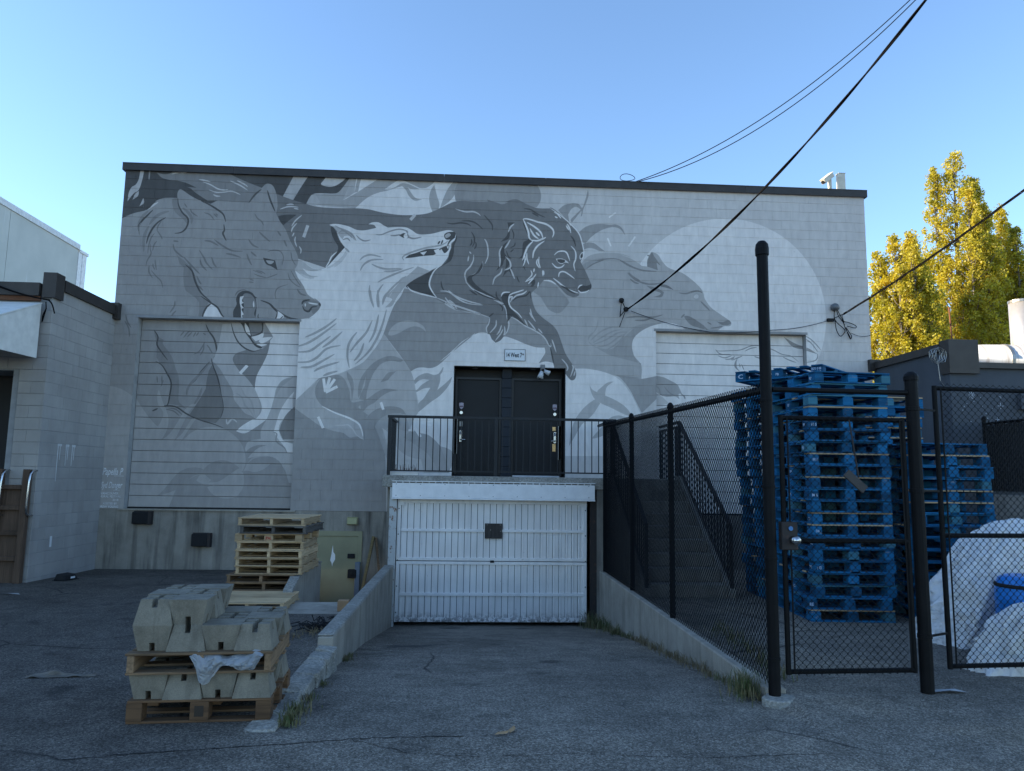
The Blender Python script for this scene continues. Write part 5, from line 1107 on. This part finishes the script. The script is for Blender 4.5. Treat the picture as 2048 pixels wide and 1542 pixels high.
# ------------------------------------------------------------------ weeds and litter
def weeds(name, label, pts, mat, seed, hmin=.05, hmax=.2):
    r = random.Random(seed); mb = MB()
    for (x, y, z, n, sp, hs) in pts:
        for i in range(n):
            a = r.uniform(0, 6.28); d = abs(r.gauss(0, sp)); bx, by = x+d*math.cos(a), y+d*math.sin(a); h = r.uniform(hmin, hmax)*hs; la = r.uniform(0, 6.28); ln = h*r.uniform(.2, .9); w = r.uniform(.0022, .0045)
            p0 = Vector((bx, by, z)); p1 = Vector((bx+ln*.35*math.cos(la), by+ln*.35*math.sin(la), z+h*.65)); p2 = Vector((bx+ln*math.cos(la), by+ln*math.sin(la), z+h*r.uniform(.75, 1)))
            sd = Vector((-math.sin(la), math.cos(la), 0))*w; b = len(mb.v)
            mb.v += [tuple(p0-sd), tuple(p0+sd), tuple(p1+sd*.8), tuple(p1-sd*.8), tuple(p2)]; mb.f += [(b, b+1, b+2, b+3), (b+3, b+2, b+4)]
    o = mb.build(name, mat, fix=False); return tag(o, label, 'weeds', None, 'stuff')
def leafy(name, c1, c2):
    m, nt, b = newmat(name); g = NG(nt)
    g.L(g.ramp(g.noise(g.pos(), 7, 3), [(.35, c1), (.65, c2)]), b.inputs['Base Color']); b.inputs['Roughness'].default_value = .7; return m
GRASS = leafy('mixed_grass', (.055, .085, .022), (.19, .15, .075)); DRY = leafy('dry_grass', (.17, .125, .065), (.24, .19, .11))
rp = random.Random(8); P1 = []; P2 = []
for i in range(46):
    y = 6.0+i*.16
    if y < 13.3:
        dry = 7.0 < y < 10.6; (P2 if dry else P1).append((2.36-abs(rp.gauss(0, .03)), y, ramp_z(y)-.005, 34 if dry else 30, .05, rp.uniform(.4, .85)))
P1 += [(2.25, 6.05, -.04, 190, .10, 1.15), (2.33, 6.25, -.06, 120, .08, 1.1), (2.28, 12.9, -.87, 200, .13, 1.7), (2.2, 13.25, -.92, 120, .10, 1.9), (2.32, 12.3, -.78, 120, .1, 1.3), (2.30, 11.6, -.69, 90, .1, 1.1)]
weeds('grass_weeds', 'green grass tufts along the foot of the right ramp wall', P1, GRASS, 1)
weeds('dry_weeds', 'dry straw-coloured grass along the middle of the right ramp wall', P2, DRY, 2)
P3 = [(-1.17, 5.32, -.01, 150, .05, 1.0), (-1.17, 5.6, -.02, 120, .05, .9), (-1.17, 6.0, -.05, 60, .04, .6), (-1.18, 6.6, -.1, 40, .04, .5), (-1.25, 8.2, -.28, 70, .05, .8), (-1.25, 8.5, -.31, 40, .04, .6)]
weeds('kerb_weeds', 'green and straw grass tufts along the crumbling left kerb', P3, GRASS, 3, .03, .12)
weeds('yard_weeds', 'sparse grass growing behind the mesh fence', [(2.7+.02*i, 6.4+.25*i, 0, 30, .09, .9) for i in range(9)], GRASS, 4)
weeds('straw', 'loose straw scattered by the kerb end', [(-1.62, 8.25, .0, 130, .16, .35), (-1.75, 8.0, .0, 60, .14, .3)], DRY, 5)
def litter(name, label, cat, mb, mat, **k): return tag(mb.build(name, mat, **k), label, cat)
m = MB(); r = random.Random(4)
for i in range(26):
    x, y = -1.58+r.gauss(0, .10), 8.45+r.gauss(0, .10); q = [(x, y, .01)]
    for j in range(4): q.append((q[-1][0]+r.uniform(-.10, .10), q[-1][1]+r.uniform(-.08, .08), max(.006, r.uniform(.0, .09))))
    m.tube(q, .006, 4)
litter('strap_tangle', 'tangle of black strapping lying beside the ramp wall end', 'strapping', m, RUBBER)
def flat(outline, z, th=.004): return MB().prism(outline, 'z', z, z+th)
CARD = plain('flattened_cardboard', (.16, .14, .115), .9, var=.3, scale=14)
g_ = MB(); NXc = 16
for j in range(7):
    for i in range(NXc+1):
        u, v = i/NXc, j/6; g_.v.append((-3.52+u*.52, 6.42+v*.13*(1-.5*u)+.05*u, .006+.03*max(0, mn.noise(Vector((u*5, v*2.5, 3))))+.035*math.exp(-((u-.35)/.1)**2)*(v > .5)))
for j in range(6):
    for i in range(NXc): a = j*(NXc+1)+i; g_.f.append((a, a+1, a+NXc+2, a+NXc+1))
litter('cardboard_scrap', 'flattened torn cardboard scrap on the left asphalt', 'cardboard', g_, CARD, fix=False)
LEAFB = plain('tan_dry_leaf', (.36, .23, .12), .8)
for i, (px, py, a, lab) in enumerate(((1003, 1470, .3, 'left one of two tan dry leaves on the ramp mouth'), (1024, 1461, 1.2, 'right one of two tan dry leaves on the ramp mouth'))):
    p = atZ(px, py, 0); L_ = .05; o = MB().poly([(-L_, 0, .006), (-L_*.3, -.018, .012), (L_*.7, -.014, .010), (L_*1.1, .004, .022), (L_*.5, .018, .012), (-L_*.4, .016, .016)]).build('dry_leaf', LEAFB, fix=False); o.location = (p.x, p.y, ramp_z(p.y)+.004); o.rotation_euler = (0, 0, a); tag(o, lab, 'leaf', 'dry leaves')
OFFC = plain('offcut_wood', (.36, .22, .12), .8)
litter('wood_offcut', 'small orange-brown wood offcut on the slab by the ramp wall', 'wood block', MB().box(-1.60, -1.46, 9.68, 9.80, -.03, .10), OFFC, bevel=.004)
t = thing('bait_box', 'flat black bait box against the left building wall', 'box', (-6.62, 13.0, lot_z(13)), R_(80))
inst('lid', MB().hexa([(-.16,-.10,.01),(.16,-.10,.01),(.16,.10,.01),(-.16,.10,.01),(-.13,-.07,.09),(.13,-.07,.09),(.13,.08,.11),(-.13,.08,.11)]).mesh('lid', RUBBER, bevel=.01), t)
inst('base', MB().box(-.17, .17, -.11, .11, 0, .0105).mesh('base', RUBBER), t); inst('sticker', MB().box(-.02, .08, -.104, -.1005, .03, .06).mesh('sticker', SIGNW), t)
for i, (px, py, s, lab) in enumerate(((1057, 1152, .05, ''),)): pass
for px, py, w, lab in ((357, 1193, .07, 'scrap of white plastic on the asphalt left of the flat pallet'), (18, 1186, .16, 'scrap of white paper by the foot of the wooden ladder'), (1895, 1386, .16, 'strip of clear plastic on the ground by the right gate post')):
    p = atZ(px, py, lot_z(10) if px < 1000 else 0); z = (lot_z(p.y) if p.x < 0 else 0)
    litter('plastic_scrap', lab, 'litter', MB().poly([(p.x-w, p.y-.02, z+.008), (p.x, p.y-.035, z+.03), (p.x+w, p.y-.01, z+.008), (p.x+w*.6, p.y+.05, z+.02), (p.x-w*.5, p.y+.05, z+.012)]), plain('scrap_white', (.42, .43, .44), .5), fix=False)
# sticks leaning in the pit
litter('broom_handle', 'pale wooden pole leaning in the corner by the cellar door', 'pole', MB().bar((-1.93, 14.0, -.70), (-1.80, 14.76, .50), .05, .035), wood('yellow_pole', (.34, .25, .11), (.2, .13, .06)))
litter('broom_handle', 'dark brown wooden pole leaning to the right by the cellar door', 'pole', MB().bar((-1.52, 14.2, -.73), (-1.755, 14.77, .48), .04, .03), OLDW)
# board screwed to the garage door
t = thing('wooden_board', 'weathered dark square board fixed on the white garage door', 'board', (.48, 13.452, .72))
inst('panel', MB().box(-.155, .155, 0, .018, -.13, .135).mesh('panel', wood('black_weathered_ply', (.07, .062, .056), (.03, .026, .024), .9, 1.1, (45, 45, 3)), bevel=.003), t)
for x, z in ((-.115, .11), (.12, .11), (.13, .0), (-.05, .02)): inst('screw', MB().tube([(x, .001, z), (x, -.004, z)], .007, 8).mesh('screw', STEEL), t)
# ------------------------------------------------------------------ left neighbour
LX, LY = -7.02, 12.6
lb_ = thing('grey_annex', 'low grey block annex on the left with dark parapet flashing', 'building', (LX, LY, 0))
def lpart(name, mb, mat, **k): o = mb.build(name, mat, lb_, **k); o.matrix_parent_inverse = Matrix.Translation((-LX, -LY, 0)); return o
lpart('wall_core', MB().box(-20, LX-.006, LY+.014, YW-.02, 3.32, 4.74).box(-7.55, LX-.006, LY+.014, YW-.02, -.3, 3.32).box(-20, -7.55, LY+.8, YW-.02, -.3, 3.32).box(-20, -9.9, LY+.014, LY+.8, -.3, 3.32), GREYMORT)
lpart('parapet_coping', B(LX-.25, LX+.05, LY+.25, YW-.14, 4.74, 4.93), FLASH)
lpart('parapet_end_cap', B(LX-.17, LX+.05, LY-.04, LY+.22, 4.56, 4.99), FLASH); lpart('parapet_end_cap', B(LX-.05, LX+.10, YW-.14, YW-.005, 4.66, 4.98), FLASH)
lpart('front_fascia', B(-20, LX-.20, LY-.08, LY+.1, 4.58, 4.80), FLASH); lpart('wood_strip', B(-20, LX-.20, LY-.03, LY+.013, 4.50, 4.578), plain('rusty_wood_strip', (.17, .075, .04), .8))
lpart('roof', B(-20, LX-.25, LY+.1, YW-.02, 4.741, 4.78), plain('grey_roofing', (.09, .09, .09), .9))
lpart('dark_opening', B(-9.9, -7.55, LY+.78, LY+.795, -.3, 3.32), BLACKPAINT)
fm = MB().box(-.1985, .1985, 0, .03, .003, .197).mesh('block', GREYBLOCK, bevel=.003); hm = MB().box(-.0985, .0985, 0, .03, .003, .197).mesh('block', GREYBLOCK, bevel=.003)
def lblock(me, loc, rz): o = inst('block', me, lb_, loc, (0, 0, rz)); o.matrix_parent_inverse = Matrix.Translation((-LX, -LY, 0))
for c in range(25):
    z = -.26+c*.2; y = LY+(.2 if c % 2 else 0)
    if c % 2: lblock(hm, (LX-.0005*c % .002, LY+.1, z), R_(90))
    while y+.4 <= YW+.01:
        lblock(fm, (LX - random.uniform(0, .003), y+.2, z), R_(90)); y += .4
    if YW-y > .15: lblock(hm, (LX-.001, y+.1, z), R_(90))
    if z > 4.2: continue
    x = LX-.005 if c % 2 else LX-.2
    if not c % 2: lblock(hm, (LX-.13, LY+random.uniform(-.002, .002), z), 0); x = LX-.23
    else: x = LX-.03
    while x-.4 > (-7.56 if z < 3.3 else -8.6): lblock(fm, (x-.2, LY+random.uniform(-.002, .002), z), 0); x -= .4
    if z < 3.3 and x-(-7.55) > .15: lblock(hm, (x-.1, LY+.001, z), 0)
# graffiti drips on the annex side wall
gr = MB()
for y0, w in ((13.16, .11), (13.42, .09), (13.62, .10)):
    gr.box(LX+.0005, LX+.0025, y0-.02, y0+w, 2.10, 2.14)
    for dy, l in ((0, .62 if y0 < 13.3 else .35), (w*.6, .25)): gr.prism([(y0+dy-.014, 2.12), (y0+dy+.014, 2.12), (y0+dy+.008, 2.12-l), (y0+dy-.006, 2.12-l)], 'x', LX+.0006, LX+.0024)
lpart('graffiti', gr, plain('faded_white_spray', (.62, .62, .62), .8))
sb = lpart('number_sticker', B(LX+.0006, LX+.003, 13.16, 13.22, .40, .58), SIGNW)
# awning over the dock door, seen from its end
aw = thing('dock_awning', 'white wedge-shaped awning on the annex front at the left edge', 'awning', (LX-.13, LY, 3.5)); AWN = plain('awning_white', (.72, .70, .65), .6, var=.1)
inst('end_panel', MB().prism([(-.09, .93), (-.09, .02), (-1.9, -.02), (-1.9, .18)], 'x', -.02, 0).mesh('end_panel', AWN), aw)
inst('sloping_top', MB().prism([(-.09, .935), (-1.92, .185), (-1.92, .205), (-.09, .955)], 'x', -3.2, .01).mesh('sloping_top', AWN), aw)
inst('front_panel', MB().box(-3.2, -.021, -1.9, -1.88, -.02, .18).mesh('front_panel', AWN), aw)
# timber ladder and grab bars on the dock
LADW = wood('dark_ladder_wood', (.11, .07, .048), (.05, .034, .024), .7, 1.2, (45, 45, 2))
la = thing('dock_ladder', 'dark timber ladder against the annex front with steel grab bars', 'ladder', (-7.27, LY-.06, lot_z(12.5)))
for x in (-.25, .17): inst('side_rail', MB().box(x-.05, x+.05, -.10, 0.0, 0, 1.80).mesh('side_rail', LADW, bevel=.006), la)
for z in (.35, .75, 1.15, 1.48): inst('rung', MB().box(-.20, .12, -.085, -.02, z, z+.07).mesh('rung', LADW, bevel=.004), la)
inst('back_board', MB().box(-.20, .12, -.018, -.004, 0, 1.5).mesh('back_board', LADW), la)
for x in (-.17, .26):
    inst('grab_bar', MB().tube([(x, .04, 1.78), (x, -.06, 1.78), (x, -.13, 1.72), (x, -.15, 1.6), (x-.01, -.15, 1.2), (x-.01, -.13, 1.1), (x-.01, -.06, 1.06), (x-.01, .04, 1.06)], .017, 10).mesh('grab_bar', CHROME, True), la)
# taller building behind the annex
tb = thing('pale_building', 'taller pale green-grey panelled building behind the annex', 'building', (-22, 30, 0)); PALE = block_mat('pale_green_render', (.44, .47, .44), .0)
def tpart(name, mb, mat, **k): o = mb.build(name, mat, tb, **k); o.matrix_parent_inverse = Matrix.Translation((22, -30, 0)); return o
def pale_panel():
    m, nt, b = newmat('streaked_panel'); g = NG(nt); p = g.pos()
    a = g.ramp(g.noise(p, .8, 4), [(.3, (.44, .465, .44)), (.7, (.52, .54, .51))])
    s = g.noise(g.pos((1.1, 1.1, .10)), 2.1, 3, .5); a = g.mix(g.ramp(s, [(.63, 0.0), (.70, .75)]), a, (.62, .64, .65))
    g.L(a, b.inputs['Base Color']); b.inputs['Roughness'].default_value = .75; return m
PANELM = pale_panel()
PX = -22.0; PT = atX(0, 394, PX).z
yend = atX(158, 492, PX).y
tpart('wall_core', B(-45, PX-.05, -4, yend, -.2, PT-.2), PALE)
seams = [-4, 3, 10, 17, 24, 30, atX(14, 500, PX).y, yend]
for y0, y1 in zip(seams, seams[1:]): tpart('wall_panel', B(PX-.05, PX, y0+.015, y1-.015, -.2, PT-.30), PANELM)
tpart('roof_flashing', B(PX-.3, PX+.06, -4, yend+.05, PT-.30, PT), plain('pale_flashing', (.62, .63, .64), .45))
tpart('corner_trim', MB().box(PX-.4, PX+.03, yend, yend+.34, 0, PT-.42).box(PX-.4, PX+.0, yend+.34, yend+.44, 0, PT-.42).box(PX-.4, PX+.03, yend+.44, yend+.86, 0, PT-.42), plain('white_trim', (.74, .74, .74), .5)); tpart('trim_cap', B(PX-.45, PX+.08, yend+.06, yend+.95, PT-.42, PT-.26), plain('white_cap', (.74, .74, .74), .5))
# ------------------------------------------------------------------ right neighbour
rb = thing('dark_building', 'low charcoal building on the right with brown parapet', 'building', (8.42, 12.4, 0))
def rpart(name, mb, mat, **k): o = mb.build(name, mat, rb, **k); o.matrix_parent_inverse = Matrix.Translation((-8.42, -12.4, 0)); return o
rpart('wall', MB().box(8.42, 22, 12.4, YW+5, -.2, 3.70).box(8.42, 8.70, 12.4, YW, 3.70, 4.02), DARKBLOCK)
rpart('side_coping', B(8.36, 8.72, 12.6, YW+.1, 4.02, 4.16), FLASH); rpart('corner_post', B(8.38, 8.92, 12.33, 12.6, 3.60, 4.20), FLASH)
rpart('front_coping', B(8.92, 22, 12.33, 12.7, 3.70, 3.80), FLASH); rpart('coping_end', B(8.28, 8.50, YW-.10, YW-.003, 3.98, 4.22), FLASH)
rpart('wall_box', B(9.62, 10.4, 12.30, 12.4, 2.98, 3.26), DARKBLOCK, bevel=.01)
SPW = plain('white_spray', (.5, .53, .58), .7)
def star(x, z, n, s, th=.008):
    mb = MB()
    for i in range(n):
        a = math.pi*i/n+math.pi/2; mb.bar((x-s*math.cos(a), 12.397, z-s*math.sin(a)), (x+s*math.cos(a), 12.397, z+s*math.sin(a)), th, th*.4, (0, 1, 0))
    return mb
for px, py, n, s in ((1943, 790, 4, .06), (2001, 812, 2, .055), (1995, 839, 2, .035)):
    p = atY(px, py, 12.4); rpart('painted_star', star(p.x, p.z, n, s), SPW)
dots = MB(); r = random.Random(9)
for i in range(22): p = atY(1925+r.random()*85, 790+r.random()*60, 12.4); dots.box(p.x-.006, p.x+.006, 12.396, 12.3995, p.z-.006, p.z+.006)
rpart('paint_specks', dots, SPW)
def duct_mat():
    m, nt, b = newmat('stained_duct'); g = NG(nt)
    a = g.mix(g.ramp(g.noise(g.pos((3.2, .2, .2)), 1.6, 5, .7), [(.5, 0.0), (.66, .8)]), (.55, .57, .60), (.17, .115, .07)); g.L(a, b.inputs['Base Color']); b.inputs['Roughness'].default_value = .45; b.inputs['Metallic'].default_value = .35; return m
t = thing('roof_duct', 'fat silver stained duct lying on the charcoal building roof', 'duct', (11, 13.5, 3.70))
inst('tube', MB().tube([(-1.55, .3, .36), (5, -.35, .40)], .33, 24).mesh('tube', duct_mat(), True), t)
for x in (-.6, .5, 1.6, 2.7): inst('joint_ring', MB().tube([(x-.03, .3-(x+1.55)*.099, .36), (x+.03, .3-(x+1.6)*.099, .36)], .345, 24).mesh('joint_ring', STEEL), t)
for x in (-.9, 1.2, 3.2): inst('support', MB().box(x-.04, x+.04, -.1, .2, 0, .1).mesh('support', RUSTPOST), t)
t = thing('roof_flue', 'upright bright metal flue pipe on the charcoal building roof', 'flue', (11.33, 14.3, 3.70))
inst('pipe', MB().tube([(0, 0, 0), (0, 0, 1.72)], .23, 24, True).mesh('pipe', plain('galvanised', (.60, .57, .54), .4, .6, .08), True), t); inst('rim', MB().tube([(0, 0, 1.70), (0, 0, 1.75)], .24, 24).mesh('rim', STEEL), t)
p = atY(1897, 684, 12.6); litter('rusty_rod', 'thin rusty rod standing on the charcoal building parapet', 'rod', MB().tube([(p.x, 12.5, 4.16), (p.x-.02, 12.5, 4.82)], .014, 8), plain('rust', (.20, .075, .03), .8))

# ------------------------------------------------------------------ overhead cables and their fixings
def hang(p0, p1, sag, n=40, t1=1.0):
    p0 = Vector(p0); p1 = Vector(p1); return [p0+(p1-p0)*(t1*i/n)+Vector((0, 0, -4*sag*(t1*i/n)*(1-t1*i/n))) for i in range(n+1)]
def cable(label, pts_list, r): 
    mb = MB()
    for pts in pts_list: mb.tube(pts, r, 6)
    return tag(mb.build('overhead_cable', CABLE, smooth=True, fix=False), label, 'cable', 'overhead cables')
w0 = atY(1254, 619, YW-.14); far = atZ(1853, -2, 8.2)
base_c = hang(w0, far, .36, 60, 1.7)
tw = []
for s in (0, 1): tw.append([p+Vector((math.cos(i*.55+s*3.14)*.012, 0, math.sin(i*.55+s*3.14)*.012)) for i, p in enumerate(base_c)])
cable('thick twisted black cable running from the wall bracket up across the sky', tw, .0135)
w1 = atY(1272, 363, YW-.05)
cable('upper of two thin black wires running from the parapet to the top of the picture', [hang(w1, atZ(1822, -2, 10.4), .42, 40, 1.6)], .0095)
cable('lower of two thin black wires running from the parapet to the top of the picture', [hang(w1+Vector((.05, 0, 0)), atZ(1833, -2, 10.2), .52, 40, 1.6)], .0095)
lp = MB().tube([w1+Vector((-.02+.16*math.cos(a)-.16, .02*math.sin(a*2), .07+.09*math.sin(a)*(1 if math.sin(a) > 0 else .7))) for a in [i*.42 for i in range(16)]], .007, 5)
tag(lp.build('wire_loop', CABLE, smooth=True, fix=False), 'small loop of black wire sticking up from the parapet', 'cable')
w2 = atY(1687, 628, YW-.16); fr2 = atY(2056, 374, 10.2); bc = hang(w2, fr2, .06, 40, 1.5)
cable('twisted black service cable running from the wall to the right picture edge', [[p+Vector((0, math.cos(i*.5+s*2.1)*.016, math.sin(i*.5+s*2.1)*.016)) for i, p in enumerate(bc)] for s in (0, 1, 2)], .010)
a, b, c = atY(1262, 622, YW-.05), atY(1420, 664, YW-.03), atY(1545, 660, YW-.03); d = atY(1662, 639, YW-.05)
cable('thin black wire drooping along the top of the right overhead door', [hang(a, b, .05, 12)+hang(b, c, .03, 10)[1:]+hang(c, d, .05, 12)[1:]], .006)
e0 = atY(1702, 666, YW-.05); cable('thin black wire slanting to the right corner of the mural wall', [hang(e0, (8.38, YW-.03, 4.75), .05, 12)], .005)
t = thing('wall_insulator', 'black insulators and bracket holding the thick cable on the mural', 'bracket', (3.15, YW, 5.1))
def ptl(px, py, y): q = atY(px, py, y); return (q.x-3.15, q.y-YW, q.z-5.1)
q = ptl(1243, 601, YW-.06); inst('insulator', MB().lathe([(.015, -.05), (.05, -.03), (.055, .02), (.03, .05), (.01, .055)], q, 14).mesh('insulator', RUBBER, True), t)
q2 = ptl(1252, 619, YW-.12); inst('insulator', MB().lathe([(.015, -.05), (.05, -.03), (.055, .02), (.03, .05), (.01, .055)], q2, 14).mesh('insulator', RUBBER, True), t)
inst('bracket', MB().tube([q, q2], .010, 6).tube([q2, ptl(1240, 632, YW-.01)], .010, 6).tube([q, ptl(1240, 634, YW-.01)], .008, 6).tube([q2, ptl(1239, 654, YW-.01)], .007, 6).tube([(q[0], -.06, q[2]), (q[0], 0, q[2])], .014, 8).mesh('bracket', RUBBER, fix=False), t)
t = thing('weatherhead', 'grey service weatherhead with loops of black cable on the mural wall', 'weatherhead', (7.6, YW, 5.2))
def pt2(px, py, y): q = atY(px, py, y); return Vector((q.x-7.6, q.y-YW, q.z-5.2))
h = pt2(1670, 614, YW-.05); inst('hood', MB().lathe([(.03, -.08), (.085, -.05), (.09, .0), (.07, .05), (.03, .075), (.004, .08)], h, 16).mesh('hood', plain('grey_alloy', (.14, .145, .15), .5, .3), True), t)
lo = MB()
for pl in ([(1669,620),(1670,640),(1688,658),(1690,664)], [(1673,620),(1677,632),(1686,644),(1689,650)], [(1675,620),(1680,630),(1688,645),(1684,632),(1687,628)], [(1687,643),(1700,646),(1712,652),(1710,656),(1694,652)], [(1670,641),(1673,660),(1680,672),(1686,669),(1690,663)], [(1692,655),(1698,664),(1703,672),(1701,678),(1696,668),(1691,655)], [(1686,640),(1690,655),(1697,668),(1701,676)]):
    sp = spline([(x, y, False) for x, y in pl], False, 5); lo.tube([pt2(x, y, YW-.05-.03*(i % 3)/3) for i, (x, y) in enumerate(sp)], .0085, 5)
inst('cable_loops', lo.mesh('cable_loops', CABLE, True, fix=False), t)
cl = pt2(1661, 640, YW-.03); inst('clamp', MB().box(cl.x-.07, cl.x+.07, cl.y-.03, .03, cl.z-.03, cl.z+.03).tube([cl, pt2(1687, 628, YW-.14)], .008, 5).mesh('clamp', RUBBER), t)
s0 = atY(-40, 558, LY-.3); s1 = atY(97, 600, LY-.1)
cable('black cable entering from the left edge to the annex corner', [hang(s0, s1, .04, 14), hang(s0+Vector((0, 0, .03)), s1+Vector((.02, 0, .0)), .05, 14)], .011)
lp = MB().tube([atY(x, y, LY-.1) for x, y in spline([(97,600,0),(104,608,0),(108,622,0),(109,627,0)], False, 4)], .011, 5).tube([atY(x, y, LY-.1) for x, y in spline([(92,604,0),(92,618,0),(88,632,0),(84,644,0),(86,630,0),(93,616,0)], False, 4)], .009, 5)
tag(lp.build('cable_loop', CABLE, smooth=True, fix=False), 'drooping loop of black cable at the annex corner above the awning', 'cable')
m = MB(); r = random.Random(2); p = atY(1875, 705, 12.36)
for k in range(5): m.tube([(p.x+.10*math.cos(i*.7+k)+.03*k-.05, 12.37, p.z-.05+.14*math.sin(i*.7+k)+r.uniform(-.02, .02)) for i in range(10)], .006, 4)
m.tube([(p.x, 12.37, p.z-.15), (p.x+.03, 12.37, p.z-.5), (p.x+.16, 12.37, p.z-.68)], .007, 4)
tag(m.build('cable_coil', STEEL, fix=False), 'loose coil of pale cable hanging on the charcoal wall corner', 'cable')

# ------------------------------------------------------------------ poplars behind
def leaf_mat():
    m, nt, b = newmat('poplar_leaf'); g = NG(nt); p = g.pos()
    a = g.ramp(g.noise(p, 1.1, 4), [(.3, (.27, .265, .03)), (.6, (.49, .42, .05)), (.8, (.62, .47, .06))])
    a = g.mix(1.0, a, g.ramp(g.noise(p, 9, 2), [(.3, .65), (.7, 1.3)]), 'MULTIPLY')
    g.L(a, b.inputs['Base Color']); b.inputs['Roughness'].default_value = .45
    tl = g.n('ShaderNodeBsdfTranslucent'); g.L(g.mix(1.0, a, (1.5, 1.45, .7), 'MULTIPLY'), tl.inputs[0]); mx = g.n('ShaderNodeMixShader'); mx.inputs[0].default_value = .5
    g.L(b.outputs[0], mx.inputs[1]); g.L(tl.outputs[0], mx.inputs[2]); g.L(mx.outputs[0], nt.nodes['Material Output'].inputs[0]); return m
LEAF = leaf_mat(); BARK = plain('grey_bark', (.16, .14, .12), .9, bump=.5, bscale=20)
def poplar(label, px, ptop, Y, wid, seed, spires):
    top = atY(px, ptop, Y); H = top.z; x0 = top.x; r = random.Random(seed); rs = np.random.RandomState(seed)
    t = thing('poplar_tree', label, 'tree', (x0, Y, -.16), 0, 'poplars behind the buildings')
    tr = MB(); tr.tube([(0, 0, 0), (.05, 0, H*.3), (-.05, .05, H*.7), (0, 0, H*.97)], [.30, .22, .10, .02], 10)
    cen = []; limbs = []
    for sx, sy, hh, w in spires:                       # upright leaders, each a narrow flame of foliage
        z0 = H*.06; tr.tube([(sx*.2, sy*.2, z0+.5), (sx*.7, sy*.7, hh*.35), (sx, sy, hh*.65), (sx*1.02, sy, hh*.97)], [.13, .09, .05, .012], 6)
        nb = int(hh*15)
        for i in range(nb):
            q = (i+r.random())/nb; z = z0+(hh-z0)*q; rad = w*1.25*(math.sin(math.pi*min(1, q*.90+.10))**.55)*(1-.42*q)+.12
            a = r.uniform(0, 6.28); d = rad*math.sqrt(r.uniform(.05, 1)); cx_, cy_ = sx*min(1, .35+q*1.6)+d*math.cos(a), sy*min(1, .35+q*1.6)+d*math.sin(a)
            cen.append((cx_, cy_, z, r.uniform(.18, .42)*(.6+.6*(1-q)))); 
            if r.random() < .3: limbs.append(((sx*min(1, .35+q*1.6)*.9, sy*.9, z-.7), (cx_, cy_, z)))
    for a, b in limbs: tr.tube([a, ((a[0]+b[0])/2, (a[1]+b[1])/2, (a[2]+b[2])/2-.1), b], [.03, .02, .007], 4)
    inst('trunk', tr.mesh('trunk', BARK, fix=False), t)
    cen = np.array(cen); k = 58; n = len(cen)*k
    C_ = np.repeat(cen, k, 0); dirs = rs.normal(size=(n, 3)); dirs /= np.linalg.norm(dirs, axis=1)[:, None]
    P = C_[:, :3]+dirs*(C_[:, 3:4]*rs.uniform(.35, 1.15, (n, 1)))*np.array([1, 1, 1.35])
    nr = dirs*.5+rs.normal(size=(n, 3))*.7; nr /= np.linalg.norm(nr, axis=1)[:, None]
    u = np.cross(nr, rs.normal(size=(n, 3))); u /= np.linalg.norm(u, axis=1)[:, None]; v = np.cross(nr, u); s = rs.uniform(.032, .070, (n, 1))
    V = np.stack([P-u*s, P+v*s*.75, P+u*s*1.1, P-v*s*.75], 1).reshape(-1, 3)
    me = bpy.data.meshes.new('crown'); me.vertices.add(4*n); me.vertices.foreach_set('co', V.astype(np.float32).ravel())
    me.loops.add(4*n); me.loops.foreach_set('vertex_index', np.arange(4*n, dtype=np.int32)); me.polygons.add(n); me.polygons.foreach_set('loop_start', np.arange(0, 4*n, 4, dtype=np.int32)); me.update(calc_edges=True)
    me.materials.append(LEAF); inst('crown', me, t)
    return n
YT = 34
pm = YT/1480
def topz(py): return atY(1900, py, YT).z
poplar('tallest yellow-green poplar, with several pointed tops', 1905, 305, YT, 1, 1, [(0, 0, topz(302), 1.35), (-.95, .2, topz(332), .75), (.85, -.2, topz(356), 1.0), (-.9, -.6, topz(520), 1.2), (.2, -1.0, topz(470), 1.2), (1.5, .3, topz(430), .9), (-1.3, .5, topz(500), .8), (-.3, -1.3, topz(390), .9), (.5, -1.2, topz(420), .9), (1.2, -.9, topz(520), 1.1), (-.8, -1.2, topz(600), 1.2)])
poplar('shorter broad yellow-green poplar beside the mural wall', 1788, 478, YT-2, 1, 2, [(0, 0, topz(475)-.6, 1.15), (.6, -.3, topz(486)-.6, 1.0), (-.75, .1, topz(530), 1.0), (.9, .3, topz(520), 1.0), (-1.0, -.6, topz(590), 1.1), (.3, -1, topz(560), 1.3), (1.3, 0, topz(560), .9), (-1.45, .4, topz(600), .8), (.1, -1.2, topz(510), .9), (-.6, -1.2, topz(570), 1.0), (.8, -1.2, topz(600), 1.2)])
poplar('right-hand yellow-green poplar with a narrow top near the flue', 1996, 400, YT+1, 1, 3, [(0, 0, topz(392), .75), (.6, .2, topz(425), .95), (-.8, -.2, topz(455), .8), (.2, -.8, topz(500), 1.3), (-1.0, .3, topz(540), 1.1), (1.4, -.3, topz(495), 1.2), (-.2, -1.3, topz(450), .8), (.7, -1.2, topz(560), 1.2), (-.7, -1.2, topz(600), 1.2)])
poplar('low dark part-hidden poplar behind the right edge of the picture', 2062, 500, YT+2, 1, 4, [(0, 0, topz(500), 1.4), (-.9, .2, topz(535), 1.1), (.9, 0, topz(520), 1.2), (-1.6, -.3, topz(580), 1.0)])
poplar('low bushy poplar filling the gap between the two left poplars', 1842, 560, YT+2.5, 1, 5, [(0, 0, topz(575), 1.2), (-.9, .2, topz(600), 1.1), (.9, 0, topz(590), 1.2), (-1.5, -.3, topz(630), 1.0), (1.5, -.2, topz(610), 1.0)])
